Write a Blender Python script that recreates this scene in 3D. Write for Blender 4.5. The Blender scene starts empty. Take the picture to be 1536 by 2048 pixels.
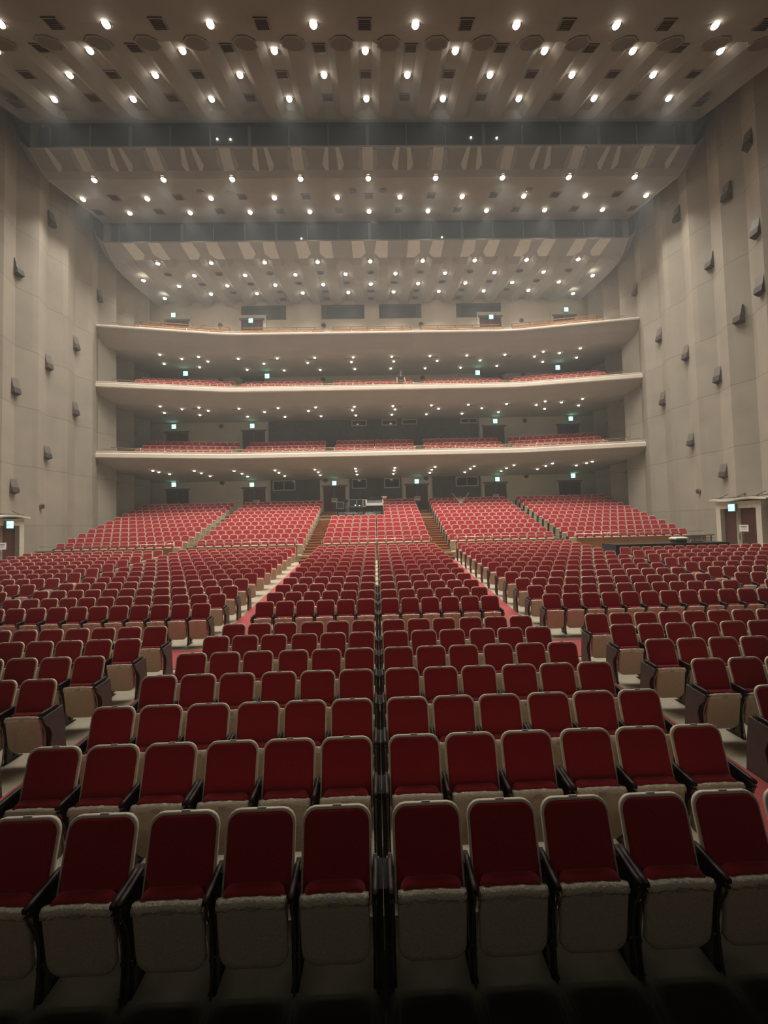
import bpy, math, random
from mathutils import Vector, Matrix
random.seed(4)
PI = math.pi
SC = bpy.context.scene
COL = SC.collection
R = math.radians

# ------------------------------------------------------------------ camera
CAM = (0.012, 0.0, 2.93)
cam = bpy.data.cameras.new('camera')
cam.sensor_fit = 'HORIZONTAL'
cam.sensor_width = 36.0
cam.lens = 36.0 * 769 / 1536
cam.clip_start = 0.05
cam.clip_end = 200
co = bpy.data.objects.new('camera', cam)
COL.objects.link(co)
CROT = Matrix.Rotation(-R(1.15), 4, 'Z') @ Matrix.Rotation(PI / 2 + R(2.0), 4, 'X') @ Matrix.Rotation(-R(1.38), 4, 'Z')
co.matrix_world = Matrix.Translation(CAM) @ CROT
SC.camera = co
SC.view_settings.view_transform = 'Standard'
SC.view_settings.look = 'None'
SC.view_settings.gamma = 1.0
SC.view_settings.use_curve_mapping = False
SC.view_settings.exposure = 0.5

# ------------------------------------------------------------------ light levels
W = bpy.data.worlds.new('world')
SC.world = W
W.use_nodes = True
W.node_tree.nodes['Background'].inputs[0].default_value = (1.0, 0.86, 0.70, 1)
W.node_tree.nodes['Background'].inputs[1].default_value = 0.0
hz = W.node_tree.nodes.new('ShaderNodeVolumeScatter')                # thin even stage haze filling the hall
hz.inputs['Color'].default_value = (0.93, 0.97, 1.0, 1)
hz.inputs['Density'].default_value = 0.003
hz.inputs['Anisotropy'].default_value = 0.3
W.node_tree.links.new(hz.outputs[0], W.node_tree.nodes['World Output'].inputs['Volume'])
LAMP_WARM = (1.0, 0.93, 0.82)
P_CEIL = {'a': 60, 'b': 160, 'c': 440, 'd': 700, 'e': 900, 'f': 950, 'g': 850, 'h': 560, 'i': 440, 'j': 360, 'k': 300}
CONE = {'a': 76, 'b': 84, 'c': 96, 'd': 104, 'e': 106, 'f': 106, 'g': 106, 'h': 108, 'i': 108, 'j': 108, 'k': 108}
P_BALC = 14
SPREAD = 132


def on_screen(p, m=30):
    v = CROT.to_3x3().transposed() @ (Vector(p) - Vector(CAM))
    if v.z > -0.2:
        return None
    x = 768 + 769 * v.x / -v.z
    y = 1024 - 769 * v.y / -v.z
    return (x, y, -v.z) if -m < x < 1536 + m and -m < y < 2048 + m else None


# ------------------------------------------------------------------ materials
def mat(name, col, rough=0.6, metal=0.0, noise=0.0, nscale=8.0, bump=0.0, bscale=60.0, emit=None, estr=0.0, spec=0.5, sheen=0.0, coat=0.0):
    m = bpy.data.materials.new(name)
    m.use_nodes = True
    nt = m.node_tree
    b = nt.nodes['Principled BSDF']
    b.inputs['Base Color'].default_value = (*col, 1)
    b.inputs['Roughness'].default_value = rough
    b.inputs['Metallic'].default_value = metal
    b.inputs['Specular IOR Level'].default_value = spec
    if sheen:
        b.inputs['Sheen Weight'].default_value = sheen
        b.inputs['Sheen Roughness'].default_value = 0.5
    if coat:
        b.inputs['Coat Weight'].default_value = coat
        b.inputs['Coat Roughness'].default_value = 0.15
    if emit:
        b.inputs['Emission Color'].default_value = (*emit, 1)
        b.inputs['Emission Strength'].default_value = estr
    if noise or bump:
        g = nt.nodes.new('ShaderNodeNewGeometry')
        if noise:
            n = nt.nodes.new('ShaderNodeTexNoise')
            n.inputs['Scale'].default_value = nscale
            n.inputs['Detail'].default_value = 5
            nt.links.new(g.outputs['Position'], n.inputs['Vector'])
            r = nt.nodes.new('ShaderNodeMapRange')
            r.inputs[1].default_value = 0.3
            r.inputs[2].default_value = 0.7
            r.inputs[3].default_value = 1 - noise
            r.inputs[4].default_value = 1 + noise
            nt.links.new(n.outputs[0], r.inputs[0])
            mx = nt.nodes.new('ShaderNodeVectorMath')
            mx.operation = 'SCALE'
            mx.inputs[0].default_value = col
            nt.links.new(r.outputs[0], mx.inputs['Scale'])
            nt.links.new(mx.outputs[0], b.inputs['Base Color'])
        if bump:
            n2 = nt.nodes.new('ShaderNodeTexNoise')
            n2.inputs['Scale'].default_value = bscale
            n2.inputs['Detail'].default_value = 3
            nt.links.new(g.outputs['Position'], n2.inputs['Vector'])
            bp = nt.nodes.new('ShaderNodeBump')
            bp.inputs['Strength'].default_value = bump
            bp.inputs['Distance'].default_value = 0.01
            nt.links.new(n2.outputs[0], bp.inputs['Height'])
            nt.links.new(bp.outputs[0], b.inputs['Normal'])
    return m


def wall_mat(name, col, jz, j0):
    """plaster panels with thin horizontal joints every jz metres and slightly different panel tones"""
    m = mat(name, col, 0.85, noise=0.07, nscale=0.9, bump=0.25, bscale=30)
    nt = m.node_tree
    b = nt.nodes['Principled BSDF']
    base = b.inputs['Base Color'].links[0].from_socket
    g = nt.nodes.new('ShaderNodeNewGeometry')
    s = nt.nodes.new('ShaderNodeSeparateXYZ')
    nt.links.new(g.outputs['Position'], s.inputs[0])

    def mth(op, a, bb=None):
        n = nt.nodes.new('ShaderNodeMath')
        n.operation = op
        for i, v in enumerate((a, bb)):
            if v is None:
                continue
            if isinstance(v, (int, float)):
                n.inputs[i].default_value = v
            else:
                nt.links.new(v, n.inputs[i])
        return n.outputs[0]
    zz = mth('DIVIDE', mth('SUBTRACT', s.outputs[2], j0), jz)
    fr = mth('FRACT', zz)
    line = mth('LESS_THAN', fr, 0.012)
    band = mth('FLOOR', zz)
    cellx = mth('FLOOR', mth('DIVIDE', mth('ADD', s.outputs[1], 0.03), 1.03))
    wn = nt.nodes.new('ShaderNodeTexWhiteNoise')
    wn.noise_dimensions = '2D'
    cv = nt.nodes.new('ShaderNodeCombineXYZ')
    nt.links.new(band, cv.inputs[0])
    nt.links.new(cellx, cv.inputs[1])
    nt.links.new(cv.outputs[0], wn.inputs['Vector'])
    f = mth('ADD', mth('MULTIPLY', wn.outputs['Value'], 0.12), 0.94)
    f = mth('SUBTRACT', f, mth('MULTIPLY', line, 0.3))
    mx = nt.nodes.new('ShaderNodeVectorMath')
    mx.operation = 'SCALE'
    nt.links.new(base, mx.inputs[0])
    nt.links.new(f, mx.inputs['Scale'])
    nt.links.new(mx.outputs[0], b.inputs['Base Color'])
    return m


M = {
    'red': mat('red_moquette', (0.46, 0.030, 0.042), 0.85, noise=0.10, nscale=90, bump=0.3, bscale=700, sheen=0.25, spec=0.2),
    'cream': mat('cream_moulded_shell', (0.86, 0.78, 0.62), 0.42, noise=0.05, nscale=12, bump=0.12, bscale=220),
    'vinyl': mat('beige_textured_board', (0.66, 0.57, 0.42), 0.62, noise=0.10, nscale=60, bump=0.5, bscale=160),
    'trim': mat('glossy_cream_vinyl', (0.80, 0.72, 0.57), 0.14, noise=0.04, nscale=30, bump=1.0, bscale=45, coat=0.5),
    'iron': mat('dark_cast_iron', (0.05, 0.042, 0.036), 0.38, metal=0.6, noise=0.2, nscale=30),
    'steel': mat('worn_steel_tube', (0.30, 0.27, 0.23), 0.30, metal=0.9),
    'arm': mat('dark_varnished_armrest', (0.028, 0.014, 0.013), 0.5, noise=0.2, nscale=20),
    'side': mat('grey_brown_end_panel', (0.12, 0.115, 0.10), 0.6, noise=0.1, nscale=10),
    'plate': mat('grey_number_plate', (0.48, 0.44, 0.42), 0.4),
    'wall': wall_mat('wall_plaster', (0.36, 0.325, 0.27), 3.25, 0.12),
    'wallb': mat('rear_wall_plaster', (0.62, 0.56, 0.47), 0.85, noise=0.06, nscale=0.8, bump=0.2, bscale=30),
    'ceil': mat('ceiling_plaster', (0.225, 0.21, 0.19), 0.8, noise=0.06, nscale=1.2, bump=0.2, bscale=20),
    'relief': mat('pale_plaster_relief', (0.46, 0.44, 0.395), 0.8, noise=0.05, nscale=3),
    'relief2': mat('grey_plaster_relief', (0.29, 0.272, 0.245), 0.8, noise=0.05, nscale=3),
    'slot': mat('dark_blue_grey_glass', (0.06, 0.07, 0.073), 0.85, spec=0.1),
    'slotfr': mat('grey_slot_mullion', (0.17, 0.175, 0.17), 0.8),
    'bounce_black': mat('black_bounce_absorber', (0.02, 0.02, 0.02), 0.9),  # black for unseen surfaces added to soak up bounced light
    'floor_shade': mat('front_floor_painted_shade', (0.03, 0.026, 0.018), 0.8, spec=0.08, noise=0.25, nscale=4),  # near-black tone, the shade at the front rows put into the floor colour
    'port': mat('dark_port_mesh', (0.13, 0.118, 0.105), 0.8),
    'vent': mat('dark_vent_grille', (0.06, 0.052, 0.048), 0.6),
    'ventfr': mat('vent_frame', (0.17, 0.148, 0.13), 0.5),
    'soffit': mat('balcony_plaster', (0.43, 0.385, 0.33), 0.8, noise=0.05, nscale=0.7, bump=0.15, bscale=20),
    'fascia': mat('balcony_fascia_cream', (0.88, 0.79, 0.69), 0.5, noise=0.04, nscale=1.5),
    'bronze': mat('bronze_handrail', (0.42, 0.27, 0.15), 0.35, metal=0.5),
    'glint': mat('polished_rail_cap', (0.85, 0.78, 0.66), 0.2, metal=0.8),
    'wood': mat('orange_varnished_wood', (0.42, 0.19, 0.075), 0.4, noise=0.15, nscale=5, coat=0.3),
    'woodd': mat('step_wood_front', (0.20, 0.075, 0.035), 0.5, noise=0.15, nscale=5),
    'door': mat('dark_red_brown_door', (0.11, 0.045, 0.038), 0.5, noise=0.15, nscale=8),
    'dframe': mat('door_surround_plaster', (0.62, 0.57, 0.49), 0.7, noise=0.05),
    'panel': mat('dark_acoustic_panel', (0.10, 0.088, 0.078), 0.8, noise=0.12, nscale=3, bump=0.3, bscale=40),
    'wframe': mat('cream_window_frame', (0.46, 0.41, 0.34), 0.5),
    'glass': mat('dark_booth_glass', (0.035, 0.03, 0.028), 0.12, spec=0.6),
    'bigglass': mat('dark_green_grey_glass', (0.07, 0.078, 0.074), 0.4),
    'floor': mat('beige_vinyl_floor', (0.37, 0.335, 0.25), 0.5, noise=0.12, nscale=2.5, bump=0.1, bscale=40),
    'riser': mat('raked_floor_beige', (0.33, 0.27, 0.20), 0.6, noise=0.1, nscale=3),
    'carpet': mat('red_aisle_carpet', (0.42, 0.045, 0.05), 0.95, noise=0.12, nscale=30, bump=0.5, bscale=400, sheen=0.3),
    'black': mat('black_equipment', (0.022, 0.022, 0.024), 0.45),
    'blackcl': mat('black_table_cloth', (0.028, 0.026, 0.026), 0.9),
    'white': mat('white_plastic', (0.78, 0.76, 0.70), 0.4),
    'paper': mat('white_notice_paper', (0.80, 0.77, 0.76), 0.8),
    'ink': mat('black_print', (0.05, 0.05, 0.07), 0.8),
    'grey': mat('grey_equipment', (0.26, 0.26, 0.27), 0.45),
    'lampon': mat('lit_lamp', (1, 1, 1), 0.5, emit=(1.0, 0.90, 0.74), estr=20),
    'lampb': mat('lit_small_lamp', (1, 1, 1), 0.5, emit=(1.0, 0.88, 0.68), estr=11),
    'lampring': mat('lamp_trim_ring', (0.35, 0.30, 0.25), 0.35, metal=0.4),
    'exitg': mat('exit_sign_green', (0.02, 0.5, 0.32), 0.5, emit=(0.10, 1.0, 0.66), estr=3.0),
    'exitw': mat('exit_sign_white', (0.9, 1, 0.95), 0.5, emit=(0.72, 1.0, 0.93), estr=4.5),
    'skin': mat('skin', (0.55, 0.33, 0.24), 0.55, noise=0.04, nscale=20),
    'hair': mat('dark_hair', (0.02, 0.015, 0.012), 0.5),
    'navy': mat('navy_shirt', (0.025, 0.03, 0.045), 0.85),
    'pale': mat('pale_shirt', (0.62, 0.56, 0.50), 0.85),
    'trouser': mat('dark_trousers', (0.04, 0.038, 0.04), 0.8),
    'eye': mat('eye_dark', (0.03, 0.02, 0.02), 0.3),
    'lip': mat('lip', (0.42, 0.18, 0.15), 0.5),
    'led': mat('small_lit_indicator', (1, 1, 1), 0.5, emit=(1.0, 0.85, 0.6), estr=14),
}


# ------------------------------------------------------------------ mesh builder
class MB:
    def __init__(self):
        self.v, self.f, self.m, self.s = [], [], [], []

    def add(self, vs, fs, mi=0, smooth=False):
        o = len(self.v)
        self.v += [tuple(p) for p in vs]
        for q in fs:
            self.f.append(tuple(o + i for i in q))
            self.m.append(mi)
            self.s.append(smooth)

    def box(self, x0, x1, y0, y1, z0, z1, mi=0):
        vs = [(x, y, z) for x in (x0, x1) for y in (y0, y1) for z in (z0, z1)]
        self.add(vs, [(0, 1, 3, 2), (4, 6, 7, 5), (0, 4, 5, 1), (2, 3, 7, 6), (0, 2, 6, 4), (1, 5, 7, 3)], mi)

    def bar(self, a, b, w, h, mi=0):
        """rectangular bar between two points, w wide (horizontal), h tall"""
        a, b = Vector(a), Vector(b)
        d = (b - a).normalized()
        s = d.cross(Vector((0, 0, 1)))
        if s.length < 1e-4:
            s = Vector((1, 0, 0))
        s.normalize()
        u = s.cross(d).normalized()
        vs = []
        for p in (a, b):
            for i, j in ((-1, -1), (1, -1), (1, 1), (-1, 1)):
                vs.append(p + s * (w / 2 * i) + u * (h / 2 * j))
        self.add(vs, [(3, 2, 1, 0), (4, 5, 6, 7), (0, 1, 5, 4), (1, 2, 6, 5), (2, 3, 7, 6), (3, 0, 4, 7)], mi)

    def tube(self, pts, r, n=8, mi=0, cap=True):
        pts = [Vector(p) for p in pts]
        rr = r if isinstance(r, (list, tuple)) else [r] * len(pts)
        rings = []
        up = None
        for i, p in enumerate(pts):
            d = (pts[min(i + 1, len(pts) - 1)] - pts[max(i - 1, 0)]).normalized()
            if up is None:
                up = Vector((0, 0, 1)) if abs(d.z) < 0.9 else Vector((1, 0, 0))
            s = d.cross(up).normalized()
            up = s.cross(d).normalized()
            rings.append([p + (s * math.cos(2 * PI * k / n) + up * math.sin(2 * PI * k / n)) * rr[i] for k in range(n)])
        self.loft(rings, mi=mi, cap=cap)

    def loft(self, rings, mi=0, cap=True, smooth=True, closed=True):
        o = len(self.v)
        n = len(rings[0])
        vs = [p for r_ in rings for p in r_]
        fs = []
        for i in range(len(rings) - 1):
            for k in range(n if closed else n - 1):
                fs.append((i * n + k, i * n + (k + 1) % n, (i + 1) * n + (k + 1) % n, (i + 1) * n + k))
        self.add(vs, fs, mi, smooth)
        if cap:
            for ring, rev in ((0, True), (len(rings) - 1, False)):
                idx = tuple(o + ring * n + k for k in range(n))
                self.f.append(idx[::-1] if rev else idx)
                self.m.append(mi)
                self.s.append(False)

    def cyl(self, c, axis, r, h, n=16, mi=0, r2=None):
        c, a = Vector(c), Vector(axis).normalized()
        self.tube([c, c + a * h], [r, r if r2 is None else r2], n, mi)

    def prism(self, poly, axis, a, b, mi=0):
        """poly of 2-tuples extruded along 'x','y','z' from a to b"""
        def pt(p, t):
            return {'x': (t, p[0], p[1]), 'y': (p[0], t, p[1]), 'z': (p[0], p[1], t)}[axis]
        self.loft([[pt(p, a) for p in poly], [pt(p, b) for p in poly]], mi=mi, smooth=False)

    def ball(self, c, rx, ry=None, rz=None, n=12, m=8, mi=0):
        ry = ry or rx
        rz = rz or rx
        rings = []
        for i in range(m + 1):
            t = PI * (0.02 + 0.96 * i / m)
            rings.append([(c[0] + rx * math.sin(t) * math.cos(2 * PI * k / n), c[1] + ry * math.sin(t) * math.sin(2 * PI * k / n), c[2] - rz * math.cos(t)) for k in range(n)])
        self.loft(rings, mi=mi)

    def transformed(self, mtx):
        o = MB()
        o.v = [tuple(mtx @ Vector(p)) for p in self.v]
        o.f, o.m, o.s = list(self.f), list(self.m), list(self.s)
        return o

    def merge(self, other, mi=None):
        o = len(self.v)
        self.v += other.v
        self.f += [tuple(o + i for i in q) for q in other.f]
        self.m += other.m if mi is None else [mi] * len(other.f)
        self.s += other.s

    def mesh(self, name, mats):
        me = bpy.data.meshes.new(name)
        me.from_pydata(self.v, [], self.f)
        for mm in (mats if isinstance(mats, (list, tuple)) else [mats]):
            me.materials.append(mm)
        me.polygons.foreach_set('material_index', self.m)
        me.polygons.foreach_set('use_smooth', self.s)
        me.update()
        return me

    def build(self, name, mats, parent=None, loc=None, label=None):
        o = bpy.data.objects.new(name, self.mesh(name, mats))
        COL.objects.link(o)
        if parent is not None:
            o.parent = parent
        if loc is not None:
            o.location = loc
        if label:
            o['label'] = label
        return o


def tag(o, label, cat, group=None, kind=None):
    if label:
        o['label'] = label
    if cat:
        o['category'] = cat
    if group:
        o['group'] = group
    if kind:
        o['kind'] = kind
    return o


def empty(name, loc=(0, 0, 0), rz=0.0):
    o = bpy.data.objects.new(name, None)
    o.empty_display_size = 0.1
    COL.objects.link(o)
    o.location = loc
    o.rotation_euler = (0, 0, rz)
    return o


def structure(o):
    o['kind'] = 'structure'
    return o


def copy_tree(o, parent=None):
    c = o.copy()
    COL.objects.link(c)
    if parent is not None:
        c.parent = parent
    for ch in KIDS.get(o.name, []):
        copy_tree(ch, c)
    return c


KIDS = {}


def reg(root):
    ks = [o for o in COL.objects if o.parent == root]
    KIDS[root.name] = ks
    for k in ks:
        reg(k)


ORD = ['zeroth', 'first', 'second', 'third', 'fourth', 'fifth', 'sixth', 'seventh', 'eighth', 'ninth', 'tenth', 'eleventh', 'twelfth', 'thirteenth', 'fourteenth']
# ------------------------------------------------------------------ hall dimensions
D = 3.8                      # spacing of the ceiling lamps
BACK = 33.3
ROWS = [(2.77, 0.0), (3.64, 0.0), (4.42, 0.0), (5.31, 0.0), (6.22, 0.0), (7.15, 0.0), (8.02, 0.0), (10.07, 0.05), (11.08, 0.115), (12.02, 0.195),
        (13.0, 0.275), (13.97, 0.35), (14.95, 0.43), (15.88, 0.51), (16.8, 0.59), (17.73, 0.675), (18.7, 0.76), (19.65, 0.845), (20.55, 0.935)]
UROWS = [(22.75 + 0.82 * i, 1.35 + 0.271 * i) for i in range(11)]
PITCH = 0.52


def floor_z(y):
    pts = [(-3, 0), (9.3, 0.0), (10.0, 0.05)] + [(a, b) for a, b in ROWS[8:]] + [(21.6, 1.0)]
    for (a, za), (b, zb) in zip(pts, pts[1:]):
        if y <= b:
            return za + (zb - za) * max(0, (y - a)) / (b - a)
    return pts[-1][1]


# floor -------------------------------------------------------------
mb = MB()
prof = [(-1.0, 0.0), (9.3, 0.0), (10.0, 0.05)] + [(a, b) for a, b in ROWS[8:]] + [(21.62, 1.0)]
uprof = [(21.62, 1.35)]
for i, (y, z) in enumerate(UROWS):
    ys = y - 0.47
    if i:
        uprof += [(ys, UROWS[i - 1][1]), (ys, z)]
uprof += [(UROWS[-1][0] + 0.35, UROWS[-1][1]), (UROWS[-1][0] + 0.35, 4.1), (BACK + 0.3, 4.1)]
full = prof + uprof
vs = []
for x in (-19.6, 19.6):
    for y, z in full:
        vs.append((x, y, z))
n = len(full)
mb.add(vs, [(i + 1, i, n + i, n + i + 1) for i in range(n - 1)])
vs = []
for x in (-19.6, 19.6):
    vs += [(x, -1.0, -0.3), (x, BACK + 0.3, -0.3)]
mb.add(vs, [(0, 1, 3, 2)])
structure(mb.build('floor', M['floor']))

# carpets -----------------------------------------------------------


def carpet(name, x0, x1, y0, y1, label):
    b = MB()
    ys = [y0] + [p[0] for p in prof if y0 < p[0] < y1] + [y1]
    rings = []
    for y in ys:
        z = floor_z(y)
        rings.append([(x0, y, z + 0.002), (x1, y, z + 0.002), (x1, y, z + 0.014), (x0, y, z + 0.014)])
    b.loft(rings, smooth=False)
    return tag(b.build(name, M['carpet']), label, 'carpet', 'red aisle carpets')


carpet('aisle_carpet', -4.22, -3.22, 1.2, 21.55, 'red carpet strip running up the aisle left of the centre seats')
carpet('aisle_carpet', 3.22, 4.22, 1.2, 21.55, 'red carpet strip running up the aisle right of the centre seats')
carpet('aisle_carpet', -18.8, -4.22, 8.3, 9.5, 'red carpet of the cross aisle in front of the left seat blocks')
carpet('aisle_carpet', 4.22, 18.8, 8.3, 9.5, 'red carpet of the cross aisle in front of the right seat blocks')
carpet('aisle_carpet', -3.22, 3.22, 8.3, 9.5, 'red carpet of the cross aisle before the centre seat block')

# side walls: zig-zag folded plaster ----------------------------------


def fold_pts():
    pts = []
    y = -1.0 - 0.0
    ks = []
    k = 20.85 - 2.075 * 10
    while k < BACK + 0.1:
        ks.append(k)
        k += 2.075
    pts.append((-1.0, 19.3))
    for k in ks:
        if k > -1:
            pts.append((k, 19.32 if k < 28 else 19.5))
        if k + 1.0 < BACK and k + 1.0 > -1:
            pts.append((k + 1.0, 18.93 if k < 26 else 18.72))
    pts.append((BACK + 0.3, 19.3))
    return pts


for sgn, nm in ((-1, 'wall_left'), (1, 'wall_right')):
    b = MB()
    pts = [p for p in fold_pts() if p[0] > 12]
    for (ya, xa), (yb, xb) in zip(pts, pts[1:]):
        vs = [(sgn * xa, ya, -0.3), (sgn * xb, yb, -0.3), (sgn * xb, yb, 27.0), (sgn * xa, ya, 27.0)]
        b.add(vs, [(0, 1, 2, 3) if sgn < 0 else (3, 2, 1, 0)])
    b.box(sgn * 19.52, sgn * 19.7, 12.0, BACK + 0.3, -0.3, 27.0)
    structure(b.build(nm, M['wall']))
    b = MB()
    b.box(sgn * 19.3, sgn * 19.7, -1.0, 12.0, -0.3, 27.0)
    structure(b.build(nm.replace('wall_', 'wall_unseen_'), M['bounce_black']))  # unseen near walls, made black to cut bounce onto the front seats
b = MB()
b.box(-19.3, 19.3, 2.2, 3.0 * D + 0.2, 2.93 + 4.5 * D, 2.93 + 4.66 * D)
structure(b.build('trim_unseen_black', M['bounce_black']))  # unseen black sheet added in place of the near ceiling, cuts bounce
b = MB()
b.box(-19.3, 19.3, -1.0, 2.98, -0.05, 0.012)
structure(b.build('trim_front_shade', M['floor_shade']))  # dark sheet laid over the beige floor as painted shade

b = MB()
b.box(-19.6, 19.6, BACK, BACK + 0.3, -0.3, 27.0)
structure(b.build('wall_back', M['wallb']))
b = MB()
b.box(-19.6, 19.6, -1.0, BACK + 0.3, 27.0, 27.2)
structure(b.build('ceiling', M['panel']))

# ------------------------------------------------------------------ folded acoustic ceiling sections
Z0 = 2.93
AMP = 0.085 * D
P2 = D / 2


def wave(x):
    """1 inside the recessed channels centred on multiples of D/2, 0 on the lower ridges"""
    t = abs((x / P2 + 0.5) % 1 - 0.5)          # 0 at channel centre .. 0.5 at ridge centre
    a, c = 0.15, 0.33
    return 1.0 if t < a else (0.0 if t > c else (c - t) / (c - a))


def xs_for(hw, flat=False):
    if flat:
        return [-hw, hw]
    xs = {-hw, hw}
    k = -20
    while k <= 20:
        for t in (-0.33, -0.15, 0.15, 0.33):
            x = (k + t) * P2
            if -hw < x < hw:
                xs.add(round(x, 5))
        k += 1
    return sorted(xs)


def ceiling_section(name, stations, label):
    """stations: (Y/D, H/D, half width/D, amp 0..1)"""
    b = MB()
    xs = xs_for(min(s[2] for s in stations) * D)
    hw0 = xs[-1]
    n = len(xs)
    vs = []
    for (y, h, hw, a) in stations:
        for i, x in enumerate(xs):
            xx = x if 0 < i < n - 1 else math.copysign(hw * D, x)
            w = wave(x) * a * AMP if 0 < i < n - 1 else 0
            vs.append((xx, y * D, Z0 + h * D + w))
    fs = []
    for j in range(len(stations) - 1):
        for i in range(n - 1):
            fs.append((j * n + i, (j + 1) * n + i, (j + 1) * n + i + 1, j * n + i + 1))
    b.add(vs, fs)
    # upstand along the sides, closing to the roof
    for i, sg in ((0, -1), (n - 1, 1)):
        up, q = [], []
        for j in range(len(stations)):
            v = vs[j * n + i]
            up += [v, (v[0] + sg * 0.5, v[1], v[2] + 0.45), (v[0] + sg * 0.9, v[1], v[2] + 1.8)]
        for j in range(len(stations) - 1):
            for k in range(2):
                f = (j * 3 + k, j * 3 + k + 1, j * 3 + k + 4, j * 3 + k + 3)
                q.append(f if sg > 0 else f[::-1])
        b.add(up, q)
    o = b.build(name, M['ceil'])
    so = o.modifiers.new('solid', 'SOLIDIFY')
    so.thickness = 0.06
    so.offset = -1
    tag(o, label, 'ceiling panel', 'stepped acoustic ceiling sections')
    return o


S1 = [(3.0, 4.68, 4.66, 0), (3.6, 4.92, 4.66, 0), (3.84, 5.05, 4.66, 0), (3.92, 5.10, 4.66, 1),
      (4.07, 5.175, 4.66, 1), (4.43, 5.335, 4.66, 1), (4.82, 5.485, 4.66, 1), (5.05, 5.58, 4.66, 1), (5.14, 5.63, 4.66, 0), (5.2, 5.655, 4.66, 0)]
S2 = [(5.2, 5.31, 4.66, 0), (5.42, 5.18, 4.66, 0), (5.52, 5.15, 4.66, 0), (5.97, 5.26, 4.64, 0), (6.33, 5.33, 4.62, 0), (6.62, 5.385, 4.62, 0)]
S3 = [(6.62, 5.04, 4.62, 0), (7.0, 5.0, 4.75, 0), (7.04, 4.985, 4.75, 1), (7.15, 4.955, 4.76, 1), (7.54, 4.975, 4.78, 1), (7.93, 5.015, 4.80, 1),
      (8.31, 5.075, 4.82, 1), (8.70, 5.13, 4.84, 1)]
sec1 = ceiling_section('acoustic_ceiling_section', S1, 'nearest and highest ceiling section of ridged plaster with lamps, nearest the stage')
sec2 = ceiling_section('acoustic_ceiling_section', S2, 'middle smooth ceiling section between the two dark glazed slots')
sec3 = ceiling_section('acoustic_ceiling_section', S3, 'rearmost ridged ceiling section with a scalloped edge above the top balcony')


def sec_z(sec, y, x, off=0.0):
    for a, c in zip(sec, sec[1:]):
        if a[0] <= y <= c[0]:
            t = (y - a[0]) / (c[0] - a[0])
            return Z0 + (a[1] + (c[1] - a[1]) * t) * D + wave(x) * (a[3] + (c[3] - a[3]) * t) * AMP + off
    return Z0 + sec[-1][1] * D


# relief panels on the front lips
lip2, lip3 = (S2[0], S2[1]), (S3[0], S3[1])


def lip_poly(lip, cx, poly, parent, m, name, hpx, scale):
    """poly in px of the panel drawing: (dx, dy); scale px per metre"""
    b = MB()
    top, bot = [], []
    for dx, dy in poly:
        t = min(dy / hpx, 0.985)
        y = (lip[0][0] + (lip[1][0] - lip[0][0]) * t) * D
        z = Z0 + (lip[0][1] + (lip[1][1] - lip[0][1]) * t) * D
        # panels widen with depth: undo the foreshortening of the drawing
        top.append((cx + dx / scale, y, z - 0.004))
        bot.append((cx + dx / scale, y, z - 0.05))
    n = len(poly)
    b.add(top + bot, [tuple(range(n)), tuple(range(2 * n - 1, n - 1, -1))] + [(i, n + i, n + (i + 1) % n, (i + 1) % n) for i in range(n)])
    return b.build(name, m, parent)


for k in range(-9, 10):
    cx = k * P2
    if k % 2 == 0:
        lip_poly(lip2, cx, [(-11, 0), (11, 0), (11, 46), (-11, 46)], sec2, M['relief'], 'relief_panel', 46, 37.4)
        for s in (-1, 1):
            lip_poly(lip2, cx, [(s * 11.5, 4), (s * 17, 4), (s * 22, 32), (s * 17, 44), (s * 11.5, 46)], sec2, M['relief2'], 'relief_panel', 46, 37.4)
    else:
        for s in (-1, 1):
            if abs(cx + s * 0.6) > 17.3:
                continue
            lip_poly(lip2, cx, [(s * 14, 0), (s * 7, 0), (s * 10, 46), (s * 16, 46), (s * 22, 35)], sec2, M['relief'], 'relief_panel', 46, 37.4)
for k in range(-4, 5):
    for s in (-1, 1):
        lip_poly(lip3, k * D, [(s * 36, 0), (s * 13, 0), (s * 9, 26), (s * 19, 38), (s * 36, 38)], sec3, M['relief'], 'relief_panel', 38, 29.5)

# glazed slots ------------------------------------------------------
for nm, yD, top, bot, hw in (('window_1', 5.2, 5.655, 5.31, 4.58), ('window_2', 6.62, 5.385, 5.04, 4.54)):
    y = yD * D
    zt, zb = Z0 + top * D, Z0 + bot * D
    fr = empty(nm, (0, y, zb))
    structure(fr)
    b = MB()
    b.box(-hw * D, hw * D, 0.22, 0.28, 0, zt - zb)
    b.build('pane', M['slot'], fr)
    b = MB()
    b.box(-4.64 * D, -hw * D, 0.0, 0.3, 0, zt - zb + .05)
    b.box(hw * D, 4.64 * D, 0.0, 0.3, 0, zt - zb + .05)
    b.box(-hw * D, hw * D, -0.02, 0.3, -0.05, 0.03)
    b.build('frame', M['ceil'], fr)
    k = -8
    while k <= 8:
        x = k * 0.55 * D
        w = 0.09 if k % 3 == 0 else 0.03
        if abs(x) < hw * D - 0.1:
            b = MB()
            b.box(x - w, x + w, 0.12, 0.24, 0, zt - zb)
            b.build('mullion', M['slotfr'], fr)
        k += 1

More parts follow.
